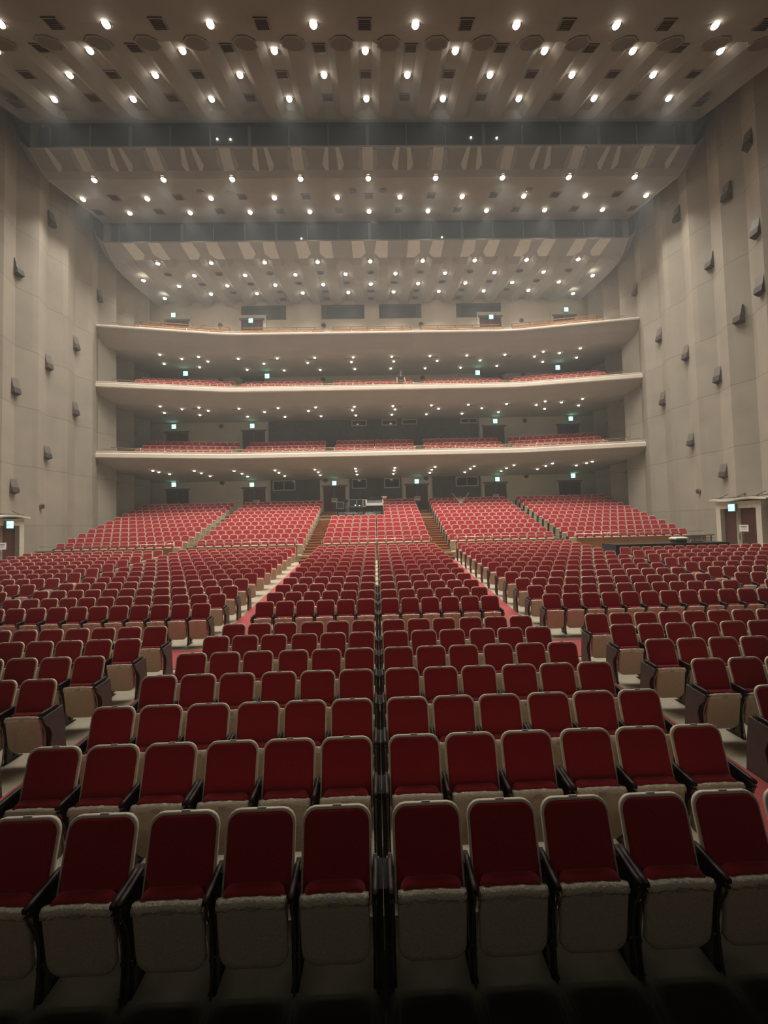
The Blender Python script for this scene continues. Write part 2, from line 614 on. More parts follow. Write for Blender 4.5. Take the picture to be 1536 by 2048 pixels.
# small lamps seen through the slot glass
for i, (x, z) in enumerate(((-8.0, 0.62), (-7.3, 0.6), (5.6, 0.65), (7.0, 0.62), (-4.6, -9), (4.9, -9))):
    if z > 0:
        y, zz = 5.2 * D + 0.19, Z0 + 5.31 * D + z
    else:
        y, zz = 6.62 * D + 0.19, Z0 + 5.04 * D + 0.3
    b = MB()
    b.ball((0, 0, 0), 0.045, n=8, m=6)
    o = b.build('spot_lens', M['led'], loc=(x, y, zz))
    o.name = 'spotlight_lens'
    slot = 'upper dark ceiling slot' if z > 0 else 'lower dark ceiling slot'
    tag(o, 'tiny bright lamp glinting in the %s, %s from the left' % (slot, ORD[i + 1] if z > 0 else ORD[i - 3]), 'spotlight', 'tiny lamps in the ceiling slots')

# ------------------------------------------------------------------ ceiling lamps
SECNAME = {'a': 'frontmost row on the nearest ceiling section', 'b': 'second row of the nearest ceiling section', 'c': 'third row of the nearest ceiling section',
           'd': 'row just before the upper dark slot', 'e': 'front row of the middle ceiling section', 'f': 'second row of the middle ceiling section',
           'g': 'row just before the lower dark slot', 'h': 'front row of the rearmost ceiling section', 'i': 'second row of the rearmost ceiling section',
           'j': 'third row of the rearmost ceiling section', 'k': 'last row above the top balcony'}
LROWS = [('a', S1, 3.6, 'h'), ('b', S1, 4.07, 'i'), ('c', S1, 4.43, 'h'), ('d', S1, 4.82, 'i'), ('e', S2, 5.52, 'i'), ('f', S2, 5.97, 'h5'), ('g', S2, 6.33, 'i'),
         ('h', S3, 7.15, 'i'), ('i', S3, 7.54, 'h5'), ('j', S3, 7.93, 'i'), ('k', S3, 8.31, 'h5')]


def lamp_proto(name, rad, mlit, power):
    e = empty(name)
    b = MB()
    rr = [(rad * 1.12, 0.03), (rad * 1.28, 0.0), (rad * 1.22, -0.035), (rad * 1.02, -0.045), (rad * 0.98, -0.01)]
    b.loft([[(r_ * math.cos(2 * PI * k / 18), r_ * math.sin(2 * PI * k / 18), z) for k in range(18)] for r_, z in rr], cap=False)
    b.build('trim_ring', M['lampring'], e)
    b = MB()
    b.loft([[(r_ * math.cos(2 * PI * k / 14), r_ * math.sin(2 * PI * k / 14), z) for k in range(14)] for r_, z in ((rad * .97, 0.0), (rad * .97, -0.05), (rad * .82, -0.09), (rad * .4, -0.11))])
    b.build('bulb', mlit, e)
    return e


LIGHTS = {}


def spot(parent, key, power, rad, off=-0.12, size=None):
    if key not in LIGHTS:
        l = bpy.data.lights.new('lamp_beam', 'SPOT')
        l.energy = power
        l.color = LAMP_WARM
        l.spot_size = R(size or SPREAD)
        l.spot_blend = 1.0
        l.shadow_soft_size = rad
        LIGHTS[key] = l
    o = bpy.data.objects.new('lamp_beam', LIGHTS[key])
    COL.objects.link(o)
    o.parent = parent
    o.location = (0, 0, off)
    return o


proto = lamp_proto('ceiling_downlight', 0.135, M['lampon'], 1)
reg(proto)
first = True
for key, sec, y, par in LROWS:
    ks = {'i': range(-4, 5), 'h': [i + 0.5 for i in range(-4, 4)], 'h5': [i + 0.5 for i in range(-5, 5)]}[par]
    for i, k in enumerate(ks):
        o = proto if first else copy_tree(proto)
        first = False
        x = k * D
        if abs(x) > 17.2:
            x = math.copysign(16.95, x)
        z = sec_z(sec, y, k * D if abs(k) < 4.4 else 0)
        if abs(k) > 4.4:
            z = sec_z(sec, y, 0.4 * P2)
            z += 0.0
        o.location = (x, y * D, z)
        spot(o, key, P_CEIL[key], 0.12, -0.2, CONE[key])
        n = len(ks)
        pos = ('in the middle' if n % 2 and i == n // 2 else ('%s from the left' % ORD[i + 1] if i < n / 2 else '%s from the right' % ORD[n - i]))
        tag(o, 'round lit downlight, %s, %s' % (SECNAME[key], pos), 'light', 'round ceiling downlights')
# the row of lamps over the stage edge, above the picture: its beams only reach the front seats
# ------------------------------------------------------------------ ceiling vents


def vent_proto(sx, sy, oval=False):
    e = empty('ceiling_vent')
    b = MB()
    n = 4 if not oval else 16

    def ring(s, z):
        if not oval:
            return [(-sx * s, -sy * s, z), (sx * s, -sy * s, z), (sx * s, sy * s, z), (-sx * s, sy * s, z)]
        return [(sx * s * math.cos(2 * PI * k / n), sy * s * math.sin(2 * PI * k / n), z) for k in range(n)]
    b.loft([ring(1.0, 0.02), ring(1.0, -0.03), ring(0.86, -0.035), ring(0.84, 0.0)], smooth=False)
    b.build('frame', M['ventfr'], e)
    b = MB()
    b.loft([ring(0.84, -0.012), ring(0.84, -0.02)], smooth=False)
    for i in range(-2, 3):
        w = sx * (0.8 if not oval else 0.7 * math.sqrt(max(0.1, 1 - (i / 3.2) ** 2)))
        b.box(-w, w, i * sy * 0.3 - 0.012, i * sy * 0.3 + 0.012, -0.034, -0.018)
    b.build('grille', M['vent'], e)
    reg(e)
    return e


def tilt(sec, y):
    for a, c in zip(sec, sec[1:]):
        if a[0] <= y <= c[0]:
            return math.atan2((c[1] - a[1]), (c[0] - a[0]))
    return 0


vp = vent_proto(0.27, 0.27)
vo = vent_proto(0.30, 0.22, True)
used = {vp.name: False, vo.name: False}
VROWS = [('between the frontmost downlights', S1, 3.6, range(-3, 5), vp), ('in the second lamp row', S1, 4.04, [-3.5, -2.5, -1.5, -.5, .5, 1.5, 2.5, 3.5], vp),
         ('in the third lamp row', S1, 4.43, range(-4, 5), vp), ('in last lamp row before upper slot', S1, 4.80, [-4.45, -3.5, -2.5, -1.5, -.5, .5, 1.5, 2.5, 3.5, 4.4], vp),
         ('in second lamp row of middle section', S2, 5.95, range(-4, 5), vp), ('in last lamp row before lower slot', S2, 6.31, [i + .5 for i in range(-5, 5)], vp),
         ('behind first lamp row of rear section', S3, 7.51, range(-4, 5), vo), ('behind second lamp row of rear section', S3, 7.89, [i + .5 for i in range(-4, 4)], vo),
         ('behind third lamp row of rear section', S3, 8.27, range(-3, 4), vo), ('at the rear ceiling edge', S3, 8.62, [-2, -1, 0, 1, 2], vp)]
for nm, sec, y, ks, pr in VROWS:
    ks = list(ks)
    for i, k in enumerate(ks):
        o = copy_tree(pr) if used[pr.name] else pr
        used[pr.name] = True
        x = k * D
        z = sec_z(sec, y, 0 if sec is not S2 else x)
        if sec is S1 and abs(k) > 4.3:
            z = sec_z(sec, y, 0.45 * P2)
        o.location = (x, y * D, z - 0.01)
        o.rotation_euler = (tilt(sec, y), 0, 0)
        n = len(ks)
        pos = 'middle one' if n % 2 and i == n // 2 else ('%s from the left' % ORD[i + 1] if i < n / 2 else '%s from the right' % ORD[n - i])
        tag(o, '%s air outlet %s, %s' % ('square' if pr is vp else 'oval', nm, pos), 'vent', 'dark ceiling air outlets')

# dark octagonal ports at the start of the ridges
for i, k in enumerate(range(-9, 9)):
    x = (k + 0.5) * P2
    if abs(x) > 16.4:
        continue
    e = empty('ceiling_port', (x, 3.86 * D, sec_z(S1, 3.86, 0.5 * P2) - 0.01))
    e.rotation_euler = (tilt(S1, 3.8), 0, 0)
    b = MB()
    for (r0, z0, r1, z1) in ((0.50, 0.0, 0.50, -0.03), (0.50, -0.03, 0.42, -0.035)):
        b.loft([[(r_ * math.cos(2 * PI * (q + .5) / 8), 1.05 * r_ * math.sin(2 * PI * (q + .5) / 8), z) for q in range(8)] for r_, z in ((r0, z0), (r1, z1))], cap=False, smooth=False)
    b.build('rim', M['ventfr'], e)
    b = MB()
    b.loft([[(0.43 * math.cos(2 * PI * (q + .5) / 8), 0.45 * math.sin(2 * PI * (q + .5) / 8), z) for q in range(8)] for z in (-0.01, -0.022)], smooth=False)
    b.build('grille', M['port'], e)
    n = k + 8
    pos = '%s left of the hall centreline' % ORD[-k] if k < 0 else '%s right of the hall centreline' % ORD[k + 1]
    tag(e, 'dark octagonal port behind the frontmost downlights, %s' % pos, 'ceiling port', 'dark octagonal ceiling ports')
for i, (x, y) in enumerate(((-9.9, 5.83), (-8.2, 5.85), (-0.95, 5.82), (0.85, 5.82), (7.75, 5.83), (9.6, 5.83))):
    b = MB()
    b.cyl((0, 0, 0), (0, 0, -1), 0.24, 0.03, 18)
    b.cyl((0, 0, -0.03), (0, 0, -1), 0.18, 0.012, 18, r2=0.1)
    o = b.build('ceiling_loudspeaker', M['ventfr'], loc=(x, y * D, sec_z(S2, y, 0)))
    o.rotation_euler = (tilt(S2, y), 0, 0)
    tag(o, 'shallow round grey disc on the middle ceiling section, %s' % (ORD[i + 1] + ' from the left' if i < 3 else ORD[6 - i] + ' from the right'), 'loudspeaker', 'round discs on the middle ceiling section')

# ------------------------------------------------------------------ balconies
XE, XB = 19.28, 10.6


def front_y(x, y0=28.2):
    a = abs(x)
    ye = y0 - 1.55
    if a < XB - 1.2:
        return y0
    if a < XB + 1.2:
        t = (a - (XB - 1.2)) / 2.4
        s_end = (y0 - ye) / (XE - XB) * 1.2
        return y0 - s_end * t * t
    return y0 - (y0 - ye) * (a - XB) / (XE - XB)


def plan_xs():
    xs = [-XE, -17, -14.5, -12.5]
    xs += [-(XB + 1.2) + 2.4 * i / 8 for i in range(9)]
    xs += [-6, -3, 0]
    return xs + [-x for x in reversed(xs[:-1])]


def sweep(profile, name, m, parent, xs=None, y0=28.2, cap=True):
    """profile: (dy, z) closed polygon; dy >= 900 pins the point to the back wall"""
    b = MB()
    rings = []
    for x in (xs or plan_xs()):
        fy = front_y(x, y0)
        rings.append([(x, (BACK - 0.005 if dy > 900 else fy + dy), z) for dy, z in profile])
    b.loft(rings, smooth=False, cap=cap)
    return b.build(name, m, parent)


def arc_prof(y0, z0, y1, z1, sag, n=6):
    out = []
    for i in range(n + 1):
        t = i / n
        out.append((y0 + (y1 - y0) * t, z0 + (z1 - z0) * t - sag * math.sin(PI * t)))
    return out


BALC = [
    dict(n='lowest', lip=(8.06, 8.53), soff=(7.42, 7.05), walk=8.0, rows=[(1.4, 7.95), (2.3, 8.45), (3.2, 8.98)], back=9.15, rail=8.76, y0=28.2),
    dict(n='middle', lip=(12.98, 13.40), soff=(12.25, 12.18), walk=12.9, rows=[(1.4, 13.15), (2.2, 13.6)], back=14.1, rail=13.55, y0=28.2),
    dict(n='top', lip=(17.25, 17.42), soff=(16.15, 16.10), walk=17.1, rows=[(0.75, 17.15), (1.55, 17.75), (2.35, 18.35)], back=18.95, rail=17.58, y0=28.2),
]
for bi, B in enumerate(BALC):
    root = empty('balcony', (0, 0, 0))
    tag(root, '%s of the three cream balconies curving across the back of the hall' % B['n'], 'balcony', 'cream balconies across the hall')
    lb, lt = B['lip']
    y0 = B['y0']
    # slab with the bowed underside
    under = arc_prof(0.05, lb - 0.02, 1.3 if bi < 2 else 1.0, B['soff'][0], 0.10 if bi < 2 else 0.16, 6)
    prof_ = under + [(999, B['soff'][1]), (999, B['back'])]
    tops = []
    rws = B['rows']
    last = B['back']
    for k in range(len(rws) - 1, -1, -1):
        dy, z = rws[k]
        tops += [(dy + 0.38 + 0.02, last), (dy + 0.38, z)]
        last = z
    if abs(last - B['walk']) > 0.02:
        tops += [(rws[0][0] - 0.42, last), (rws[0][0] - 0.44, B['walk'])]
    tops += [(0.22, B['walk']), (0.22, lb + 0.02), (0.05, lb + 0.01)]
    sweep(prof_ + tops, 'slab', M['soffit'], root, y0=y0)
    # parapet with a stepped cream face
    if bi < 2:
        h = lt - lb
        face = [(0.0, lb), (-0.10, lb + 0.03), (-0.10, lb + h * 0.58), (-0.02, lb + h * 0.64), (0.0, lt - 0.05), (-0.03, lt - 0.05), (-0.03, lt), (0.24, lt), (0.24, lb)]
    else:
        face = [(0.0, lb), (-0.04, lb + 0.04), (-0.04, lt - 0.04), (0.0, lt), (0.24, lt), (0.24, lb)]
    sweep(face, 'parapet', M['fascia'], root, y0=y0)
    # thin shadow groove under the bow
    gz = under[-1][1]
    sweep([(under[-1][0] + 0.02, gz + 0.01), (under[-1][0] + 0.02, gz - 0.012), (under[-1][0] + 0.07, gz - 0.012), (under[-1][0] + 0.07, gz + 0.01)], 'soffit_bead', M['soffit'], root, y0=y0)
    # handrail and posts
    rb = MB()
    xs = [x for x in plan_xs()]
    rb.tube([(max(-18.2, min(18.2, x)), front_y(x, y0) + 0.12, B['rail']) for x in xs], 0.022, 6)
    if bi == 0:
        rb.tube([(max(-18.9, min(18.9, x)), front_y(x, y0) + 0.12, B['rail'] - 0.10) for x in xs], 0.015, 6)
    rb.build('handrail', M['bronze'], root)
    k = -12
    while k <= 12:
        x = k * 1.5
        pb = MB()
        pb.cyl((x, front_y(x, y0) + 0.12, lt - 0.02), (0, 0, 1), 0.02, B['rail'] - lt + 0.02, 6)
        pb.ball((x, front_y(x, y0) + 0.12, B['rail'] + 0.01), 0.036, n=6, m=4)
        pb.build('rail_post', M['glint'], root)
        k += 1

# lamps under the balconies ----------------------------------------
HALF = {
    'top': [[(1.5, 29.2), (4.5, 29.2), (7.4, 29.15), (10.4, 29.1), (13.25, 28.6), (15.9, 27.5)], [(1.7, 30.45), (5.2, 30.45), (8.7, 30.5), (12.9, 29.95), (14.65, 29.4)],
            [(1.5, 31.8), (4.4, 31.85), (7.4, 31.85), (10.4, 31.6), (14.0, 30.95), (16.45, 30.25)]],
    'lowest': [[(1.52, 29.2), (4.65, 29.2), (7.7, 29.2), (10.8, 29.2), (13.6, 28.3), (16.4, 27.4)], [(1.5, 30.4), (4.5, 30.4), (7.6, 30.4), (10.5, 30.4), (13.4, 29.8), (16.2, 29.0)],
               [(1.5, 31.55), (4.5, 31.5), (7.4, 31.5), (10.4, 31.4), (13.2, 30.9), (15.8, 29.75)]],
}
HALF['middle'] = HALF['top']
proto = lamp_proto('balcony_downlight', 0.085, M['lampb'], 1)
reg(proto)
first = True
for B in BALC:
    for ri, row in enumerate(HALF[B['n']]):
        for s in (-1, 1):
            for i, (x, y) in enumerate(row):
                o = proto if first else copy_tree(proto)
                first = False
                fy = front_y(x, B['y0'])
                ys = fy + 1.3
                t = max(0, min(1, (y - ys) / (BACK - ys)))
                z = B['soff'][0] + (B['soff'][1] - B['soff'][0]) * t
                if y < ys + 0.05:
                    y = ys + 0.1
                o.location = (s * x, y, z + 0.005)
                if (i + ri) % 2 == 0 or B['n'] == 'lowest':
                    spot(o, 'balc' + B['n'], P_BALC * (1.0 if B['n'] == 'lowest' else 1.3), 0.08, -0.12, 150)
                side = 'left' if s < 0 else 'right'
                tag(o, 'small lit downlight under the %s balcony, %s row, %s %s of the hall centre' % (B['n'], ('front', 'middle', 'rear')[ri], ORD[i + 1], side), 'light', 'small downlights under the balconies')

for B in BALC[1:]:
    for s in (-1, 1):
        for i, x in enumerate((1.5, 4.5, 7.4, 10.3, 13.2)):
            y = front_y(x, B['y0']) + 1.75
            b = MB()
            b.box(-0.42, 0.42, -0.07, 0.07, -0.012, 0.02)
            b.box(-0.36, 0.36, -0.02, 0.02, -0.02, -0.012)
            o = b.build('air_slot', M['ventfr'], loc=(s * x + 0.3 * s, y, B['soff'][0] - 0.0))
            tag(o, 'dark air slot under the %s balcony, %s %s of the hall centre' % (B['n'], ORD[i + 1], 'left' if s < 0 else 'right'), 'vent', 'dark air slots under the balconies')

# wooden gallery fronts on the top balcony ----------------------------
BT = BALC[2]
for ri, (dy, zt) in enumerate(((0.62, 17.72), (1.42, 18.34), (2.22, 18.98))):
    for si, (xa, xb) in enumerate(((-17.6, -11.3), (-10.3, -3.9), (-3.1, 3.1), (3.9, 10.3), (11.3, 17.6))):
        if ri == 0:
            xa, xb = xa + 0.15, xb - 0.15
        e = empty('gallery_bench_front', ((xa + xb) / 2, front_y((xa + xb) / 2) + dy, zt - 0.6))
        cx, cy = (xa + xb) / 2, front_y((xa + xb) / 2) + dy
        n = 9
        pts = [(xa + (xb - xa) * i / n - cx, front_y(xa + (xb - xa) * i / n) + dy - cy) for i in range(n + 1)]
        b = MB()
        b.loft([[(x, y, 0.0), (x, y + 0.03, 0.0), (x, y + 0.03, 0.42), (x, y, 0.42)] for x, y in pts], smooth=False)
        b.build('board', M['wood'], e)
        b = MB()
        b.loft([[(x, y - 0.03, 0.56), (x, y + 0.05, 0.56), (x, y + 0.05, 0.60), (x, y - 0.03, 0.60)] for x, y in pts], smooth=False)
        b.build('rail', M['bronze'], e)
        for i, (x, y) in enumerate(pts):
            if i % 2 == 0 or i == n:
                b = MB()
                b.box(x - 0.025, x + 0.025, y - 0.02, y + 0.02, 0.0, 0.585)
                b.build('post', M['woodd'], e)
        for i in (2, 6):
            b = MB()
            x, y = pts[i]
            b.box(x + 0.1, x + 0.34, y - 0.035, y + 0.05, 0.601, 0.612)
            b.build('glint_strip', M['glint'], e)  # pale strips stand in for reflections along the rail
        tag(e, 'orange wooden bench front on the top balcony, %s tier, %s' % (('lowest', 'middle', 'highest')[ri], ('far left block', 'left block', 'centre block', 'right block', 'far right block')[si]),
            'bench front', 'wooden bench fronts on the top balcony')

# added fill lamps, unseen behind the camera, to brighten the front rows
FILL = bpy.data.lights.new('fill_lamp_beam', 'AREA')
FILL.shape = 'DISK'
FILL.size = 0.5
FILL.energy = 14.0
FILL.color = (1.0, 0.88, 0.72)
for i, x in enumerate((-6.0, 0.0, 6.0)):
    e = empty('fill_lamp', (x, -4.5, 8.0))
    e.rotation_euler = (R(62), 0, 0)
    b = MB()
    b.loft([[(r_ * math.cos(2 * PI * k / 18), r_ * math.sin(2 * PI * k / 18), z) for k in range(18)] for r_, z in ((0.12, 0.45), (0.16, 0.3), (0.28, 0.02), (0.30, -0.02), (0.26, -0.01), (0.25, 0.03))], cap=False)
    b.build('lamp_shade', M['black'], e)
    b = MB()
    b.cyl((0, 0, 0.03), (0, 0, 1), 0.24, 0.02, 18)
    b.build('lens', M['lampring'], e)
    b = MB()
    b.bar((0, 0, 0.42), (0, 0.9, 0.9), 0.05, 0.05)
    b.build('hanging_arm', M['iron'], e)
    o = bpy.data.objects.new('fill_lamp_beam', FILL)
    COL.objects.link(o)
    o.parent = e
    o.location = (0, 0, 0.0)
    tag(e, 'added black fill lamp, unseen behind the camera, %s of three' % ('left one', 'middle one', 'right one')[i], 'stage light', 'added fill lamps behind the camera')

# ------------------------------------------------------------------ rear wall fittings
door_n = 0


def back_door(cx, z0, z1, name_level, header=True, w=0.93):
    global door_n
    door_n += 1
    e = empty('door_%d' % door_n, (cx, BACK, z0))
    structure(e)
    h = z1 - z0
    b = MB()
    b.box(-w - 0.28, -w - 0.04, -0.09, 0, 0, h + 0.5)
    b.box(w + 0.04, w + 0.28, -0.09, 0, 0, h + 0.5)
    b.box(-w - 0.04, w + 0.04, -0.09, 0, h + 0.16, h + 0.5)
    b.build('door_surround', M['dframe'], e)
    b = MB()
    b.box(-w - 0.16, w + 0.16, -0.16, -0.02, h + 0.04, h + 0.16)
    b.box(-0.07, 0.07, -0.08, -0.01, 0, h + 0.04)
    b.build('door_header', M['side'], e)
    for s in (-1, 1):
        b = MB()
        b.box(min(s * 0.07, s * w), max(s * 0.07, s * w), -0.055, -0.01, 0.01, h)
        for q in range(1, 6):
            xx = s * (0.07 + (w - 0.07) * q / 6)
            b.box(xx - 0.004, xx + 0.004, -0.06, -0.05, 0.05, h - 0.03)
        lf = b.build('door_leaf', M['door'], e)
        b = MB()
        b.tube([(s * 0.17, -0.06, 0.95), (s * 0.17, -0.11, 0.97), (s * 0.17, -0.11, 1.25), (s * 0.17, -0.06, 1.27)], 0.012, 6)
        b.build('door_handle', M['steel'], lf)
    return e


def exit_sign(cx, y, z, label, rot=0.0, sc=1.0):
    e = empty('exit_sign', (cx, y, z), rot)
    b = MB()
    b.box(-0.19 * sc, 0.19 * sc, -0.10 * sc, 0, -0.19 * sc, 0.19 * sc)
    b.build('sign_case', M['grey'], e)
    b = MB()
    b.box(-0.175 * sc, 0.175 * sc, -0.115 * sc, -0.10 * sc, -0.175 * sc, 0.175 * sc)
    fc = b.build('sign_face', M['exitg'], e)
    b = MB()                                           # white doorway block and green runner
    yy = -0.118 * sc
    b.box(-0.02 * sc, 0.15 * sc, yy, yy + 0.004, -0.14 * sc, 0.15 * sc)
    b.box(-0.15 * sc, -0.06 * sc, yy, yy + 0.004, 0.06 * sc, 0.14 * sc)
    b.box(-0.15 * sc, -0.03 * sc, yy, yy + 0.004, -0.14 * sc, -0.11 * sc)
    b.build('doorway_symbol', M['exitw'], fc)
    b = MB()
    yy = -0.122 * sc

    def stroke(x0, z0_, x1, z1_, w):
        b.bar((x0 * sc, yy, z0_ * sc), (x1 * sc, yy, z1_ * sc), 0.004, w * sc)
    stroke(0.03, 0.06, 0.01, -0.03, 0.045)
    stroke(0.01, -0.03, 0.06, -0.07, 0.025)
    stroke(0.06, -0.07, 0.05, -0.12, 0.025)
    stroke(0.01, -0.03, -0.05, -0.10, 0.025)
    stroke(0.03, 0.05, -0.04, 0.02, 0.02)
    stroke(0.03, 0.05, 0.09, 0.02, 0.02)
    b.ball((0.04 * sc, yy, 0.09 * sc), 0.024 * sc, 0.002, 0.024 * sc, 8, 6)
    b.build('running_figure', M['exitg'], fc)
    tag(e, label, 'exit sign', 'lit green exit signs')
    return e


LEV = ['rear stalls level', 'lowest balcony', 'middle balcony', 'top balcony']
DOORX = [-17.0, -10.45, -3.57, 3.57, 10.45, 17.0]
for li, (zb, zt, xs) in enumerate(((4.1, 6.33, DOORX), (9.15, 11.3, [-17.0, -10.42, 10.45, 17.05]), (14.1, 16.0 - 0.08, [-17.0, -10.42, 10.5, 16.9]), (18.95, 21.1, [-16.9, -10.45, 10.5, 17.1]))):
    for x in xs:
        o = back_door(x, zb, zt, LEV[li])
SIGNS = [(0, -17.23, 6.84), (0, -10.6, 6.69), (0, -3.55, 6.67), (0, 3.57, 6.67), (0, 10.6, 6.71), (0, 17.25, 6.86), (1, -17.2, 11.85), (1, -10.51, 11.78), (1, 10.58, 11.8), (1, 17.25, 11.9),
         (3, -17.2, 21.62), (3, -10.53, 21.04), (3, 10.54, 21.08), (3, 17.25, 21.66)]
wpos = {-17: 'far left door', -10: 'door left of centre', -3: 'inner left door', 3: 'inner right door', 10: 'door right of centre', 17: 'far right door'}


def near(x):
    return wpos[min(wpos, key=lambda k: abs(k - x))]


for lv, x, z in SIGNS:
    exit_sign(x, BACK - 0.1, z, 'small lit green exit sign over the %s at the %s' % (near(x), LEV[lv]))
for x, z, nm in ((-15.3, 16.0, 'far left'), (-8.9, 15.8, 'left of centre'), (8.9, 15.8, 'right of centre'), (15.4, 16.0, 'far right')):
    o = exit_sign(x, 32.2 if abs(x) < 12 else 31.4, 15.72, 'green exit sign hanging from the ceiling over the middle balcony, %s' % nm)
    b = MB()
    b.cyl((0, -0.05, 0.19), (0, 0, 1), 0.015, 0.26, 6)
    b.build('hanger', M['steel'], o)

# dark acoustic panels
for nm, x0, x1, z0, z1 in (('left dark panel behind the rear stalls seats', -9.05, -4.83, 5.2, 7.05), ('centre dark panel behind the sound desk', -2.25, 2.25, 4.2, 7.05),
                           ('right dark panel behind the rear stalls seats', 4.95, 9.15, 5.2, 7.05), ('wide dark panel behind the lowest balcony seats', -9.15, 9.15, 9.16, 12.17)):
    b = MB()
    b.box(x0, x1, BACK - 0.05, BACK - 0.003, z0, z1)
    o = b.build('acoustic_panel', M['panel'])
    tag(o, nm, 'wall panel', 'dark rear wall panels')
    if x1 < 0 or x0 > 0:
        b = MB()
        b.box(x0 - 0.06, x1 + 0.06, BACK - 0.09, BACK - 0.003, z0 - 0.12, z0)
        b.build('ledge', M['wframe'], o)


def booth(x0, x1, z0, z1, panes, n):
    e = empty('window_%d' % n, ((x0 + x1) / 2, BACK - 0.05, z0))
    structure(e)
    w, h = (x1 - x0) / 2, z1 - z0
    b = MB()
    t = 0.09
    b.box(-w, w, -0.1, 0, 0, t)
    b.box(-w, w, -0.1, 0, h - t, h)
    b.box(-w, -w + t, -0.1, 0, t, h - t)
    b.box(w - t, w, -0.1, 0, t, h - t)
    b.build('window_frame', M['wframe'], e)
    for i in range(panes):
        a = -w + t + (2 * w - 2 * t) * i / panes
        c = -w + t + (2 * w - 2 * t) * (i + 1) / panes
        b = MB()
        b.box(a + 0.01, c - 0.01, -0.04, -0.01, t, h - t)
        b.build('pane', M['glass'], e)
        if i:
            b = MB()
            b.box(a - 0.025, a + 0.025, -0.07, -0.01, t, h - t)
            b.build('mullion', M['wframe'], e)


WN = 3
for x0, x1, z0, z1, p in ((-8.85, -6.9, 6.12, 7.02, 2), (-2.05, -0.74, 6.15, 7.02, 1), (0.74, 2.12, 6.15, 7.02, 1), (6.98, 8.95, 6.15, 7.02, 2),
                          (-1.96, -0.62, 11.6, 12.15, 1), (0.66, 2.0, 11.6, 12.15, 1), (2.41, 3.77, 11.66, 12.15, 1), (7.55, 9.05, 11.66, 12.15, 2)):
    booth(x0, x1, z0, z1, p, WN)
    WN += 1
# big dark openings above the top balcony
for x0, x1 in ((-11.4, -7.5), (-4.4, -0.62), (0.66, 4.4), (7.5, 11.5)):
    e = empty('window_%d' % WN, ((x0 + x1) / 2, BACK, 21.18))
    WN += 1
    structure(e)
    w = (x1 - x0) / 2
    b = MB()
    b.box(-w, w, -0.03, 0.0, 0, 1.25)
    b.build('shade_surround', M['side'], e)  # dark sheet stands in for the shadow around the glass
    b = MB()
    s = -0.35 if x0 < -5 or 0 > x1 > -1 and False else 0.35
    s = {True: -0.35, False: 0.35}[x0 in (-11.4, 0.66)]
    b.box(-w + 0.1 + max(0, s), w - 0.1 + min(0, s), -0.06, -0.03, 0.08, 1.0)
    b.build('pane', M['bigglass'], e)
# rear wall pilaster trims
for i, x in enumerate((-11.95, 11.95, -9.15, 9.15, -13.9, 13.9)):
    pass
# round loudspeakers
SP = [(0, -13.2, 7.05 - 0.1), (0, 13.2, 6.95), (1, -13.22, 11.85), (1, 13.26, 11.85), (2, -13.22, 15.9), (2, -4.37, 15.8), (2, 4.36, 15.8), (2, 13.28, 15.9), (3, -13.23, 20.74), (3, -4.24, 20.6), (3, 4.35, 20.6), (3, 13.3, 20.8),
      (0, -4.36 + .05, 6.95), (0, 4.41, 6.93)]
for lv, x, z in SP:
    e = empty('round_loudspeaker', (x, BACK - 0.1 if lv == 0 and abs(x) < 5 else BACK, z))
    b = MB()
    b.cyl((0, 0, 0), (0, -1, 0), 0.20, 0.07, 18)
    b.build('housing', M['ventfr'], e)
    b = MB()
    b.cyl((0, -0.07, 0), (0, -1, 0), 0.165, 0.015, 18, r2=0.13)
    b.build('grille', M['vent'], e)
    tag(e, 'small dark round loudspeaker on the rear wall of the %s, %s %s' % (LEV[lv], 'far' if abs(x) > 10 else 'inner', 'left' if x < 0 else 'right'), 'loudspeaker', 'round wall loudspeakers')
# notices on the doors


def notice(x, y, z, label, w=0.26, h=0.19, rz=0.0, lines=3):
    e = empty('paper_notice', (x, y, z), rz)
    b = MB()
    b.box(-w, w, -0.006, 0, -h, h)
    b.build('sheet', M['paper'], e)
    b = MB()
    for i in range(lines):
        ww = w * (0.7 if i == 0 else 0.55)
        zz = h * (0.45 - 0.42 * i)
        hh = h * (0.16 if i == 0 else 0.05)
        n = 5 if i == 0 else 9
        for k in range(n):
            a = -ww + 2 * ww * k / n
            b.box(a, a + 2 * ww / n * 0.72, -0.009, -0.006, zz - hh, zz + hh)
    b.build('printed_text', M['ink'], e)
    tag(e, label, 'notice', 'white paper notices on doors')
    return e


for x, nm in ((-10.25, 'door left of centre'), (-3.57, 'inner left door'), (3.6, 'inner right door'), (10.45, 'door right of centre')):
    notice(x, BACK - 0.09, 5.2, 'white paper notice taped to the %s behind the rear stalls' % nm, lines=2)

